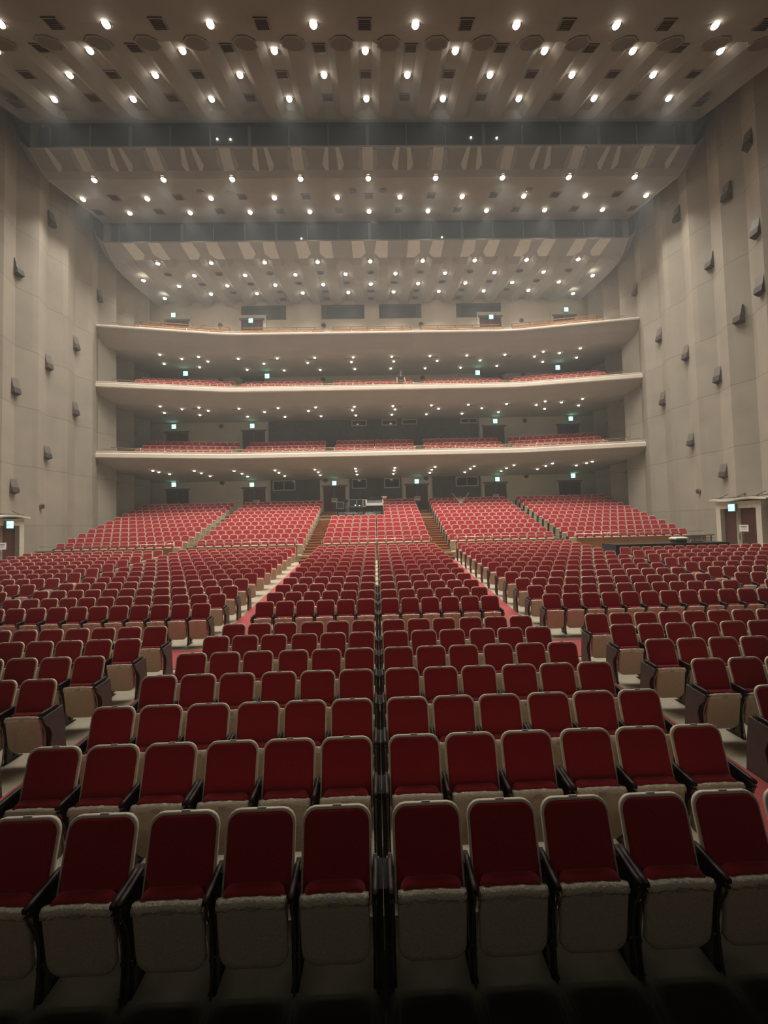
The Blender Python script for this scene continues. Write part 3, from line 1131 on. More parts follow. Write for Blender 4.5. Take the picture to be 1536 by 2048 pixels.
# ------------------------------------------------------------------ side doors, hoods, wall speakers
for s, side in ((-1, 'left'), (1, 'right')):
    door_n += 1
    zf = 0.78
    e = empty('door_%d' % door_n, (s * 18.86, 19.6, zf), PI / 2 if s < 0 else -PI / 2)
    structure(e)
    # local: +x along the wall, -y towards the hall
    b = MB()
    b.box(-1.25, -0.98, -0.12, 0.4, 0, 2.95)
    b.box(0.98, 1.25, -0.12, 0.4, 0, 2.95)
    b.box(-0.98, 0.98, -0.12, 0.4, 2.6, 2.95)
    b.build('door_surround', M['dframe'], e)
    for q in (-1, 1):
        b = MB()
        b.box(min(q * 0.01, q * 0.98), max(q * 0.01, q * 0.98), 0.12, 0.17, 0, 2.6)
        lf = b.build('door_leaf', M['door'], e)
        b = MB()
        b.tube([(q * 0.12, 0.12, 0.95), (q * 0.12, 0.06, 0.97), (q * 0.12, 0.06, 1.3), (q * 0.12, 0.12, 1.32)], 0.015, 6)
        b.build('door_handle', M['steel'], lf)
    hd = empty('door_hood', (s * 18.86, 19.5, 3.75), PI / 2 if s < 0 else -PI / 2)
    b = MB()
    b.loft([[(x, -0.28 - 0.12 * math.cos(x * 1.1), 0.05 + 0.05 * math.sin(x * 3)), (x, 0.4, 0.0), (x, 0.4, 0.2), (x, -0.28 - 0.12 * math.cos(x * 1.1), 0.13 + 0.05 * math.sin(x * 3))] for x in [-1.55 + 3.1 * i / 14 for i in range(15)]], smooth=False)
    b.build('canopy', M['dframe'], hd)
    b = MB()
    for a in (-1.0, 0.0, 1.0):
        b.bar((a, -0.2, 0.22), (a + 0.05, 0.25, 0.42), 0.06, 0.03)
    b.box(-1.35, 1.35, -0.1, 0.1, 0.2, 0.24)
    b.build('bracket', M['ventfr'], hd)
    tag(hd, 'low plaster canopy with dark brackets over the %s side door' % side, 'canopy', 'canopies over side doors')
    o = exit_sign(s * 18.70, 19.75 if s > 0 else 19.9, 3.42, 'lit green exit sign over the %s side door, larger than those far behind' % side, PI / 2 if s < 0 else -PI / 2, 1.0)
    notice(s * 18.72, 19.25 if s > 0 else 19.6, 2.35, 'white notice with black print on the dark %s side door' % side, 0.24, 0.17, PI / 2 if s < 0 else -PI / 2)

def wall_x(y):
    pts = fold_pts()
    for (ya, xa), (yb, xb) in zip(pts, pts[1:]):
        if ya <= y <= yb:
            return xa + (xb - xa) * (y - ya) / (yb - ya)
    return 19.2


GR = [(23.0, 21.9), (20.9, 17.45), (27.02, 19.65), (24.9, 15.2), (22.83, 13.05), (20.76, 10.85), (24.83, 10.88), (22.74, 7.66), (20.7, 5.47), (19.45, 20.16), (18.0, 17.07), (17.95, 14.17), (19.24, 13.4), (18.2, 21.75)]
GR.sort(key=lambda p: (-p[1]))
for s, side in ((-1, 'left'), (1, 'right')):
    vis = [p for p in GR if on_screen((s * 19.1, p[0], p[1]), 6)]
    for i, (y, z) in enumerate(vis):
        sc = 1.0 if z > 9 else 0.85
        e = empty('wall_lamp_box', (s * (wall_x(y) + 0.03), y, z))
        x0, wd, hh = -s, 0.20, 0.46 * sc
        dt, db = 0.10, 0.27
        b = MB()
        vs = [(0, -wd, -hh), (0, wd, -hh), (0, wd, hh), (0, -wd, hh),
              (x0 * db, -wd, -hh * 0.75), (x0 * db, wd, -hh * 0.75), (x0 * dt, wd, hh), (x0 * dt, -wd, hh)]
        b.add(vs, [(4, 5, 6, 7), (3, 2, 6, 7)[::-1], (0, 3, 7, 4), (1, 5, 6, 2), (0, 1, 2, 3)[::-1], (0, 4, 5, 1)])
        b.build('housing', M['ventfr'], e)
        b = MB()
        t = 0.36                                     # grille covers the lower part of the face and the underside
        xm, zm = x0 * (db + (dt - db) * t), -hh * 0.75 + (hh * 1.75) * t
        g = x0 * 0.012
        w2 = wd + 0.006
        rings = []
        for yy in (-w2, w2):
            rings.append([(0, yy, -hh - 0.015), (x0 * db + g, yy, -hh * 0.75 - 0.01), (xm + g, yy, zm), (xm - g, yy, zm), (x0 * db - g, yy, -hh * 0.75 + 0.02), (0, yy, -hh + 0.02)])
        b.loft(rings, smooth=False)
        b.build('grille', M['vent'], e)
        n = len(vis)
        pos = '%s from the top' % ORD[i + 1] if i < n / 2 else '%s from the bottom' % ORD[n - i]
        tag(e, 'dark wedge-shaped box on the folded %s wall, %s' % (side, pos), 'wall loudspeaker', 'dark wedge boxes on the side walls')
    e = empty('round_loudspeaker', (s * 18.97, 22.2, 4.48))
    b = MB()
    b.cyl((s * 0.045, 0, 0), (-s, 0, 0), 0.15, 0.08, 18)
    b.build('housing', M['ventfr'], e)
    b = MB()
    b.cyl((-s * 0.03, 0, 0), (-s, 0, 0), 0.13, 0.015, 18, r2=0.1)
    b.build('grille', M['vent'], e)
    tag(e, 'dark round loudspeaker low on the %s side wall near the door' % side, 'loudspeaker', 'round wall loudspeakers')
    for i, (y, z, lvl) in enumerate(((28.6, 7.0 - 0.4, 'under the lowest balcony'), (28.6, 11.6, 'above the lowest balcony'), (30.7, 10.8, 'beside the lowest balcony seats'), (28.6, 15.6, 'above the middle balcony'), (30.7, 14.9, 'beside the middle balcony seats'))):
        b = MB()
        b.cyl((s * 0.06, 0, 0), (-s, 0, 0), 0.07, 0.12, 10)
        b.cyl((-s * 0.05, 0, -0.02), (-s * 0.7, -0.5, -0.5), 0.10, 0.22, 12, r2=0.13)
        o = b.build('wall_spotlight', M['ventfr'], loc=(s * 19.12, y, z))
        tag(o, 'small dark wall spotlight on the %s wall %s' % (side, lvl), 'spotlight', 'small dark wall spotlights')

# ------------------------------------------------------------------ parapet between stalls and raised rear block
PAR = [(-18.8, -11.35, 'far left'), (-10.6, -4.45, 'left'), (-3.1, 3.1, 'centre'), (4.45, 10.6, 'right'), (11.35, 18.8, 'far right')]
for x0, x1, nm in PAR:
    e = empty('wooden_parapet', ((x0 + x1) / 2, 21.68, 1.0))
    w = (x1 - x0) / 2
    b = MB()
    b.box(-w, w, -0.05, 0.03, 0.0, 0.92)
    b.build('board', M['wood'], e)
    b = MB()
    b.box(-w - 0.03, w + 0.03, -0.09, 0.07, 0.92, 0.96)
    b.build('cap', M['bronze'], e)
    b = MB()
    b.tube([(-w, 0.15, 1.18), (w, 0.15, 1.18)], 0.016, 6)
    b.build('rail', M['glint'], e)
    k = int(2 * w / 1.56)
    for i in range(k + 1):
        xx = -w + 2 * w * i / k
        b = MB()
        b.cyl((xx, 0.15, 0.35), (0, 0, 1), 0.012, 0.83, 6)
        b.build('rail_post', M['glint'], e)
    tag(e, 'low orange wooden parapet before the raised rear seats, %s section' % nm, 'parapet', 'wooden parapets before the raised seats')

# aisle stairs of the raised block ------------------------------------
for s, side in ((-1, 'left'), (1, 'right')):
    e = empty('aisle_staircase', (s * 3.72, 21.2, 1.0))
    ys, zs = 21.0 - 21.2, floor_z(21.0) - 1.0
    ytop, ztop = UROWS[-1][0] + 0.3 - 21.2, 4.1 - 1.0
    N = 22
    for i in range(N):
        ya = ys + (ytop - ys) * i / N
        yb = ys + (ytop - ys) * (i + 1) / N
        zt = zs + (ztop - zs) * (i + 1) / N + 0.04
        b = MB()
        b.box(-0.52, 0.52, ya, yb + 0.02, zt - 0.22, zt, 0)
        b.box(-0.53, 0.53, ya - 0.025, ya + 0.03, zt - 0.03, zt + 0.008, 0)
        b.box(-0.525, 0.525, ya - 0.008, ya, zt - 0.22, zt - 0.031, 1)
        b.build('step', [M['wood'], M['woodd']], e)
    tag(e, 'wooden stairs with dark risers climbing %s of the raised centre seats' % side, 'stairs', 'wooden aisle stairs')
for s, side in ((-1, 'left'), (1, 'right')):
    e = empty('aisle_staircase', (s * 10.95, 21.2, 1.0))
    for i in range(22):
        ya = -0.2 + (ytop + 0.2) * i / 22
        zt = zs + (ztop - zs) * (i + 1) / 22 + 0.04
        b = MB()
        b.box(-0.3, 0.3, ya, ya + 0.5, zt - 0.22, zt, 0)
        b.build('step', M['riser'], e)
    tag(e, 'narrow beige stairs between the outer %s rear seat blocks' % side, 'stairs', 'narrow beige side stairs')

# ------------------------------------------------------------------ theatre seats
SW = 0.4745


def outline(w, z0, z1, rt, rb, nt, nb=5):
    """closed loop in x,z: rounded rectangle, radius rt at the top, rb at the bottom"""
    pts = []
    for cx, cz, a0, r_, n in ((w / 2 - rt, z1 - rt, 0, rt, nt), (-w / 2 + rt, z1 - rt, 90, rt, nt), (-w / 2 + rb, z0 + rb, 180, rb, nb), (w / 2 - rb, z0 + rb, 270, rb, nb)):
        for i in range(n):
            a = R(a0 + 90 * i / max(1, n - 1))
            pts.append((cx + r_ * math.cos(a), cz + r_ * math.sin(a)))
    return pts


def slab(b, w, z0, z1, rt, rb, nt, rings, mi=0, crown=0.0, nb=None, bow=0.0):
    """rings: (inset, y); y negative = towards the stage"""
    L = []
    for ins, y in rings:
        pts = outline(w - 2 * ins, z0 + ins, z1 - ins, max(0.004, rt - ins * 0.6), max(0.004, rb - ins * 0.6), nt, nb or (5 if nt > 3 else 3))
        L.append([(x, y, z + (crown if z > (z0 + z1) / 2 else -bow) * (1 - (2 * x / w) ** 2)) for x, z in pts])
    b.loft(L[::-1], mi=mi)


def back_mtx():
    # hinge the back at z=.45,y=-.155 so that its top sits at y=0,z=1
    a = math.atan2(0.14, 0.55)
    return Matrix.Translation((0, -0.15, 0.44)) @ Matrix.Rotation(-a, 4, 'X')


def pan_mtx():
    return Matrix.Translation((0, -0.19, 0.15)) @ Matrix.Rotation(R(7), 4, 'X')


def seat_parts(nt=5, hi=True):
    P = {}
    b = MB()
    slab(b, SW, 0.0, 0.565, 0.088, 0.02, nt, [(0.07, 0.052), (0.03, 0.042), (0.006, 0.016), (0.0, 0.010), (0.0, -0.006), (0.006, -0.012), (0.014, -0.012)] if hi else [(0.04, 0.045), (0.0, 0.012), (0.0, -0.008)], crown=0.006)
    P['back_shell'] = b.transformed(back_mtx())
    b = MB()
    slab(b, SW - 0.030, 0.02, 0.546, 0.078, 0.01, nt, [(0.0, -0.004), (0.001, -0.013), (0.005, -0.018), (0.03, -0.021), (0.10, -0.023)] if hi else [(0.0, -0.004), (0.003, -0.015), (0.03, -0.021)], crown=0.006)
    P['back_cushion'] = b.transformed(back_mtx())
    b = MB()
    slab(b, SW - 0.08, 0.08, 0.475, 0.05, 0.06, max(3, nt - 1), [(0.03, 0.085), (0.008, 0.075), (0.0, 0.06), (0.0, 0.008)] if hi else [(0.0, 0.08), (0.0, 0.008)], crown=0.022)
    P['seat_cushion'] = b.transformed(pan_mtx())
    b = MB()
    slab(b, SW - 0.036, 0.0, 0.455, 0.028, 0.09, nt, [(0.0, 0.012), (0.0, -0.012), (0.004, -0.022), (0.014, -0.027), (0.05, -0.030)] if hi else [(0.0, 0.012), (0.0, -0.02), (0.01, -0.028)], crown=0.012, bow=0.022)
    P['seat_shell'] = b.transformed(pan_mtx())
    b = MB()
    w = SW - 0.040
    n = 14 if hi else 4
    rings = []
    for i in range(n + 1):
        x = -w / 2 + w * i / n
        c = 0.012 * (1 - (2 * x / w) ** 2)
        wob = (0.003 * math.sin(i * 2.3) + 0.002 * math.sin(i * 5.1)) if hi else 0
        rings.append([(x, 0.014, 0.452 + c), (x, -0.012, 0.462 + c + wob), (x, -0.033 - wob, 0.446 + c), (x, -0.036 + wob, 0.405 + c), (x, -0.026, 0.395 + c)])
    b.loft(rings)
    P['seat_trim'] = b.transformed(pan_mtx())
    if hi:
        b = MB()
        b.box(-0.028, 0.028, -0.0405, -0.034, 0.412, 0.447)
        P['row_plate'] = b.transformed(pan_mtx())
        b = MB()
        b.box(-0.03, 0.03, -0.008, 0.008, 0.560, 0.5725)
        P['number_plate'] = b.transformed(back_mtx())
    return P


def stand_parts(side, hi=True):
    """iron standard with armrest at local x = side * pitch / 2"""
    x = side * PITCH / 2
    P = {}
    b = MB()
    t = 0.010
    # cast side plate: tapered leg rising from a foot to the arm
    poly = [(-0.20, 0.0), (-0.02, 0.0), (-0.05, 0.05), (-0.07, 0.30), (-0.06, 0.60), (-0.02, 0.66), (-0.34, 0.62), (-0.20, 0.52), (-0.165, 0.30), (-0.18, 0.05)]
    b.prism(poly, 'x', x - t, x + t)
    if hi:
        b.cyl((x - 0.022, -0.19, 0.20), (1, 0, 0), 0.030, 0.044, 12)
        b.cyl((x - 0.020, -0.13, 0.48), (1, 0, 0), 0.022, 0.040, 10)
        b.box(x - 0.025, x + 0.025, -0.24, 0.01, 0.0, 0.012)
    b.box(x - 0.024, x + 0.024, -0.10, -0.02, 0.05, 0.64)
    b.prism([(-0.205, 0.0), (-0.17, 0.0), (-0.15, 0.60), (-0.215, 0.60)], 'x', x - 0.022, x + 0.022)
    P['standard'] = b
    b = MB()
    L = []
    n = 7 if hi else 3
    for i in range(n):
        tt = i / (n - 1)
        y = -0.06 - 0.27 * tt
        w = 0.016 + 0.006 * math.sin(PI * min(1, tt * 1.1))
        z = 0.675 - 0.02 * tt
        L.append([(x - w, y, z), (x - w * 0.8, y, z + 0.014), (x + w * 0.8, y, z + 0.014), (x + w, y, z), (x + w * .7, y, z - 0.016), (x - w * .7, y, z - 0.016)])
    b.loft(L)
    P['armrest'] = b
    if hi:
        b = MB()
        b.tube([(x, -0.31, 0.64), (x, -0.30, 0.56), (x, -0.25, 0.46), (x, -0.225, 0.34), (x, -0.23, 0.18), (x, -0.25, 0.012)], 0.0085, 7)
        P['leg'] = b
    return P


def end_panel(side, wide=False):
    x = side * (PITCH / 2 + 0.026)
    b = MB()
    poly = [(-0.30, 0.61), (0.0, 0.64), (0.03, 0.40), (0.06, 0.0), (-0.26, 0.0), (-0.20, 0.20), (-0.17, 0.34), (-0.20, 0.44), (-0.27, 0.52)]
    b.prism(poly, 'x', x - 0.012, x + 0.012)
    return b


PM = {'back_shell': M['cream'], 'back_cushion': M['red'], 'seat_cushion': M['red'], 'seat_shell': M['vinyl'], 'seat_trim': M['trim'], 'row_plate': M['plate'], 'number_plate': M['plate'],
      'standard': M['iron'], 'armrest': M['arm'], 'leg': M['steel'], 'end_panel': M['side']}
HI = seat_parts(5, True)
HIS = stand_parts(-1, True)
HISR = stand_parts(1, True)
SEATMESH = {k: v.mesh(k, PM[k]) for k, v in HI.items()}
SEATMESH.update({k: v.mesh(k, PM[k]) for k, v in HIS.items()})
RMESH = {k: v.mesh(k, PM[k]) for k, v in HISR.items()}
def gap_cover(side):
    b = MB()
    x0, x1 = sorted((side * (PITCH / 2 + 0.005), side * (PITCH / 2 + 0.047)))
    b.prism([(-0.22, 0.0), (-0.02, 0.0), (-0.02, 0.60), (-0.06, 0.66), (-0.24, 0.62), (-0.20, 0.5)], 'x', x0, x1)
    return b


GAPM = {-1: gap_cover(-1).mesh('centre_stand_cover', M['blackcl']), 1: gap_cover(1).mesh('centre_stand_cover', M['blackcl'])}
ENDM = {-1: end_panel(-1).mesh('end_panel', M['side']), 1: end_panel(1).mesh('end_panel', M['side'])}
PLABEL = {'back_shell': 'cream moulded back shell', 'seat_shell': 'beige underside of the tipped-up seat', 'seat_trim': 'glossy wrinkled cream front edge'}


def add_part(name, me, root):
    o = bpy.data.objects.new(name, me)
    COL.objects.link(o)
    o.parent = root
    if name in PLABEL:
        o['label'] = PLABEL[name]
    return o


# all seat places ----------------------------------------------------
places = []          # x, y, z, rz, label, end flags (left, right), right stand
rowname = ['the front row', 'the second row', 'the third row', 'the fourth row', 'the fifth row', 'the sixth row', 'the seventh row']


def row_label(i):
    return rowname[i].replace('the ', '') if i < 7 else ('%s row behind cross aisle' % ORD[i - 6])


for i, (y, z) in enumerate(ROWS):
    rn = row_label(i)
    for s in (-1, 1):
        sd = 'left' if s < 0 else 'right'
        for k in range(6):
            x = s * (0.05 + PITCH * (k + 0.5) + (0.035 if (k > 2 and i < 7) else 0))
            places.append((x, y, z, 0, 'red seat in %s, %s %s of centre gap' % (rn, ORD[k + 1], sd), (s < 0 and k == 5, s > 0 and k == 5), k == (0 if s < 0 else 5) or (s < 0 and k == 3 and i < 7) or (s > 0 and k == 2 and i < 7)))
        for k in range(12):
            x = s * (4.27 + PITCH * (k + 0.5))
            places.append((x, y, z, 0, 'red seat in %s, %s beyond %s carpeted aisle' % (rn, ORD[k + 1], sd), (s > 0 and k == 0, s < 0 and k == 0), k == (0 if s < 0 else 11)))
        for k in range(14):
            x = s * (11.25 + PITCH * (k + 0.5))
            if s > 0 and i >= 16:
                continue          # the black desk stands here
            places.append((x, y, z, 0, 'red seat in %s, %s beyond outer %s aisle' % (rn, ORD[k + 1], sd), (s > 0 and k == 0, s < 0 and k == 0), k == (0 if s < 0 else 13)))
far = []
for i, (y, z) in enumerate(UROWS):
    for s in (-1, 1):
        for k in range(6):
            x = s * (0.02 + PITCH * (k + 0.5))
            if s < 0 and i >= 6 or (s > 0 and i >= 6 and k < 1):
                continue          # covered by the equipment platform
            far.append((x, y, z, 0))
        for k in range(12):
            far.append((s * (4.25 + PITCH * (k + 0.5)), y, z, 0))
        for k in range(14):
            far.append((s * (11.3 + PITCH * (k + 0.5)), y, z, 0))
for bi in (0, 1):
    B = BALC[bi]
    for dy, z in B['rows']:
        for s in (-1, 1):
            for k in range(6):
                far.append((s * (0.02 + PITCH * (k + 0.5)), B['y0'] + dy, z, 0))
            for k in range(12):
                far.append((s * (3.95 + PITCH * (k + 0.5)), B['y0'] + dy, z, 0))
            for k in range(13):
                x = 10.9 + PITCH * 0.985 * (k + 0.5)
                far.append((s * x, front_y(x, B['y0']) + dy, z, -s * math.atan2(1.55, XE - XB)))
vis = []
for p in places:
    q = on_screen((p[0], p[1], p[2] + 0.9), 70) or on_screen((p[0] - math.copysign(0.2, p[0]), p[1] - .2, p[2] + 0.5), 20)
    if q:
        vis.append((q[2], p))
vis.sort(key=lambda t: t[0])
indiv = [p for _, p in vis[:300]]
rest = [(p[0], p[1], p[2], p[3]) for _, p in vis[300:]] + far
for (x, y, z, rz, lab, ends, rstand) in indiv:
    e = empty('theatre_seat', (x, y, z), rz)
    tag(e, lab, 'seat', 'red tip-up seats in the front stalls')
    for k in ('back_shell', 'back_cushion', 'seat_cushion', 'seat_shell', 'seat_trim', 'row_plate', 'number_plate'):
        add_part(k, SEATMESH[k], e)
    for k in ('standard', 'armrest', 'leg'):
        add_part(k, SEATMESH[k], e)
    if rstand:
        for k in ('standard', 'armrest', 'leg'):
            add_part(k, RMESH[k], e)
    if 'first left of centre' in lab:
        add_part('centre_stand_cover', GAPM[1], e)
    if 'first right of centre' in lab:
        add_part('centre_stand_cover', GAPM[-1], e)
    if ends[0]:
        add_part('end_panel', ENDM[-1], e)
    if ends[1]:
        add_part('end_panel', ENDM[1], e)

LO = seat_parts(3, False)
LOS = stand_parts(-1, False)
order = ['back_shell', 'back_cushion', 'seat_cushion', 'seat_shell', 'seat_trim', 'standard', 'armrest']
one = MB()
for i, k in enumerate(order):
    one.merge(LO.get(k) or LOS.get(k), i)
big = MB()
bx = big
for (x, y, z, rz) in rest:
    c, s_ = math.cos(rz), math.sin(rz)
    o0 = len(bx.v)
    bx.v += [(x + c * a - s_ * b_, y + s_ * a + c * b_, z + c_) for a, b_, c_ in one.v]
    bx.f += [tuple(o0 + i for i in q) for q in one.f]
    bx.m += one.m
    bx.s += one.s
o = bx.build('theatre_seats', [PM[k] for k in order])
tag(o, 'rows upon rows of small red tip-up seats in the rear stalls and balconies', 'seats', 'red tip-up seats further back', 'stuff')

# ------------------------------------------------------------------ sound equipment in the raised centre block
px, py, pz = -1.15, 28.6, 3.62
e = empty('equipment_platform', (px, py, pz))
b = MB()
b.box(-1.85, 1.85, -0.9, 1.2, -0.06, 0)
b.build('deck', M['black'], e)
b = MB()
b.box(-1.85, 1.85, -0.92, -0.9, -0.16, 0.02)
b.build('edge_board', M['grey'], e)
for xx in (-1.7, 0, 1.7):
    for yy, zb in ((-0.8, -0.95), (1.1, -0.15)):
        b = MB()
        b.cyl((xx, yy, -0.06), (0, 0, -1), 0.03, -zb, 8)
        b.build('leg', M['iron'], e)
tag(e, 'black platform set over the raised centre seats carrying sound gear', 'platform')


def gear(name, x, y, z, label, cat, parts, group=None):
    g = empty(name, (px + x, py + y, pz + z))
    for nm, m, fn in parts:
        q = MB()
        fn(q)
        q.build(nm, m, g)
    tag(g, label, cat, group)
    return g


def console(x0, wid, y, z, label):
    def body(q):
        q.prism([(-0.35, 0.0), (0.35, 0.0), (0.35, 0.42), (0.2, 0.42), (-0.35, 0.14)], 'x', -wid / 2, wid / 2)

    def endc(q):
        for s in (-1, 1):
            q.prism([(-0.38, -0.02), (0.38, -0.02), (0.38, 0.46), (0.18, 0.46), (-0.38, 0.17)], 'x', s * wid / 2 - (0.03 if s > 0 else 0.0), s * wid / 2 + (0.0 if s > 0 else 0.03) + 0.01)
        q.box(-wid / 2, wid / 2, -0.385, -0.35, -0.02, 0.17)

    def faders(q):
        for i in range(14):
            xx = -wid / 2 + 0.08 + (wid - 0.16) * i / 13
            q.bar((xx, -0.28, 0.185), (xx, 0.1, 0.375), 0.02, 0.012)

    def legs(q):
        for s in (-1, 1):
            q.bar((s * wid * 0.4, -0.2, -0.02), (s * wid * 0.4, -0.2, -0.80), 0.04, 0.04)
            q.bar((s * wid * 0.4, 0.25, -0.02), (s * wid * 0.4, 0.25, -0.80), 0.04, 0.04)
    return gear('mixing_console', x0, y, z, label, 'mixing desk', [('body', M['black'], body), ('casing', M['white'], endc), ('faders', M['grey'], faders), ('leg', M['iron'], legs)])


console(1.05, 1.25, -0.2, 0.80, 'long white-cased mixing desk on the black platform')
for i, (x, w, h, y, z, lab) in enumerate(((-0.55, 0.55, 0.55, 0.0, 0.72, 'black equipment rack with a bright lamp, left of two'), (-0.02, 0.5, 0.58, 0.05, 0.70, 'black equipment rack with a bright lamp, right of two'),
                                          (0.30, 0.22, 0.5, 0.0, 0.74, 'narrow upright case with a white outline beside the mixing desk'), (-1.5, 0.55, 0.5, 0.2, 0.62, 'leftmost grey-edged equipment case on the platform'))):
    def body(q, w=w, h=h):
        q.box(-w / 2, w / 2, -0.25, 0.25, 0, h)

    def edge(q, w=w, h=h, t=0.025):
        q.box(-w / 2 - 0.01, -w / 2 + t, -0.27, -0.24, 0, h + .01)
        q.box(w / 2 - t, w / 2 + 0.01, -0.27, -0.24, 0, h + .01)
        q.box(-w / 2, w / 2, -0.27, -0.24, h - t, h + .01)
        q.box(-w / 2, w / 2, -0.27, -0.24, 0, t)

    def led(q, w=w, h=h):
        q.ball((w / 2 - 0.1 if w > 0.5 else -w * 0.1, -0.27, 0.12), 0.026, n=8, m=6)

    def stand(q, w=w, z=z):
        q.box(-w / 2, w / 2, -0.22, 0.22, -z, -z + 0.06)
        q.box(-w / 2 + .02, -w / 2 + .06, -0.2, 0.2, -z, 0)
        q.box(w / 2 - .06, w / 2 - .02, -0.2, 0.2, -z, 0)
    parts = [('body', M['black'], body), ('edge_trim', M['white'] if i in (2,) else M['grey'], edge), ('rack_stand', M['iron'], stand)]
    if i < 2:
        parts.append(('indicator_lamp', M['led'], led))
    gear('equipment_rack', x, y, z, lab, 'equipment rack', parts)
for i, (x, y, z, lab) in enumerate(((-1.05, 0.4, 1.22, 'black stage light on a stand, leftmost above the racks'), (-0.30, 0.5, 1.42, 'black stage light on a stand above the left rack'), (0.2, 0.5, 1.38, 'black stage light on a stand above the narrow case'))):
    gear('stand_spotlight', x, y, 0, lab, 'stage light', [
        ('pole', M['iron'], lambda q, z=z: q.cyl((0, 0, 0), (0, 0, 1), 0.02, z, 8)),
        ('tripod_foot', M['iron'], lambda q: [q.bar((0, 0, 0.2), (0.25 * math.cos(a), 0.25 * math.sin(a), 0.01), 0.02, 0.02) for a in (0.3, 2.4, 4.5)]),
        ('lamp_head', M['black'], lambda q, z=z: q.cyl((0, 0.12, z + 0.05), (0, -1, -0.2), 0.10, 0.26, 12, r2=0.13))], 'black stage lights over the gear')
gear('monitor', 0.85, 0.45, 1.0, 'dark computer screen standing behind the mixing desk', 'monitor', [
    ('screen', M['black'], lambda q: q.box(-0.26, 0.26, -0.02, 0.02, 0.1, 0.42)), ('bezel', M['grey'], lambda q: [q.box(-0.27, 0.27, -0.025, -0.02, 0.09, 0.11), q.box(-0.27, 0.27, -0.025, -0.02, 0.41, 0.43)]),
    ('stand', M['iron'], lambda q: [q.box(-0.03, 0.03, 0.0, 0.04, -0.98, 0.12), q.box(-0.14, 0.14, -0.1, 0.12, -1.0, -0.98)])])
gear('wooden_stool', 1.78, 0.15, 0.0, 'small orange wooden stand with flared top right of the mixing desk', 'stand', [
    ('top', M['wood'], lambda q: q.cyl((0, 0, 1.22), (0, 0, 1), 0.10, 0.20, 14, r2=0.2)),
    ('band', M['white'], lambda q: q.cyl((0, 0, 1.42), (0, 0, 1), 0.205, 0.04, 14)),
    ('leg', M['wood'], lambda q: [q.bar((0.08 * c, 0.08 * s, 1.22), (0.18 * c, 0.18 * s, 0.0), 0.03, 0.03) for c, s in ((1, 1), (-1, 1), (-1, -1), (1, -1))])])
gear('mixer', -0.75, -0.6, 0.0, 'low grey-topped control desk at the front of the platform', 'mixing desk', [
    ('body', M['black'], lambda q: q.prism([(-0.2, 0.02), (0.25, 0.02), (0.25, 0.30), (-0.2, 0.16)], 'x', -0.6, 0.6)),
    ('knobs', M['white'], lambda q: [q.cyl((-0.5 + 0.1 * i, -0.05 + 0.12 * j, 0.20 + 0.037 * j), (0, 0, 1), 0.022, 0.02, 8) for i in range(11) for j in range(3)])])
gear('mixer', 0.75, -0.65, 0.0, 'pale paper-covered keyboard case on the platform edge', 'control case', [
    ('body', M['grey'], lambda q: q.box(-0.4, 0.4, -0.18, 0.2, 0.01, 0.22)), ('lid', M['white'], lambda q: q.box(-0.36, 0.2, -0.16, 0.16, 0.22, 0.25))])
for i in range(3):
    b = MB()
    random.seed(10 + i)
    pts = []
    for k in range(26):
        a = k * 0.55 + i
        pts.append((0.16 * math.cos(a) * (1 + 0.3 * math.sin(k * 1.3 + i)), 0.14 * math.sin(a), 0.02 + 0.012 * k + 0.01 * math.sin(k * 2.1)))
    b.tube(pts, 0.014, 5)
    o = b.build('cable_coil', M['black'] if i != 1 else M['steel'], loc=(px - 1.65 + 0.22 * i, py - 0.6, pz))
    tag(o, ('loose heap of black cable at the left end of the platform', 'pale tangle of cable between black cable heaps', 'black cable heap beside the low control desk')[i], 'cable', 'cable heaps on the platform')
b = MB()
b.tube([(1.3, -0.85, 0.02), (2.1, -0.8, 0.03), (2.45, -0.5, 0.16), (2.5, -0.1, 0.28), (2.3, 0.3, 0.5)], 0.012, 6)
tag(b.build('cable', M['black'], loc=(px, py, pz)), 'thin black cable trailing over the seats right of the platform', 'cable')

# ------------------------------------------------------------------ black desk at the right and things on it
e = empty('control_desk', (13.9, 18.3, 0.64))
b = MB()
b.box(-2.75, 2.6, -0.55, 0.55, 1.07, 1.13)
b.build('table_top', M['black'], e)
b = MB()
b.box(-2.77, 2.62, -0.57, -0.555, 0.05, 1.11)
b.box(-2.77, -2.755, -0.57, 0.55, 0.05, 1.14)
b.build('black_cloth', M['blackcl'], e)
for sx in (-2.6, 2.5):
    for sy in (-0.45, 0.45):
        b = MB()
        b.box(sx - 0.03, sx + 0.03, sy - 0.03, sy + 0.03, 0, 1.07)
        b.build('leg', M['iron'], e)
tag(e, 'long black-draped desk behind the right-hand outer seats', 'desk')
zt = 1.77


def item(name, x, label, cat, parts):
    g = empty(name, (x, 18.3, zt))
    for nm, m, fn in parts:
        q = MB()
        fn(q)
        q.build(nm, m, g)
    tag(g, label, cat)


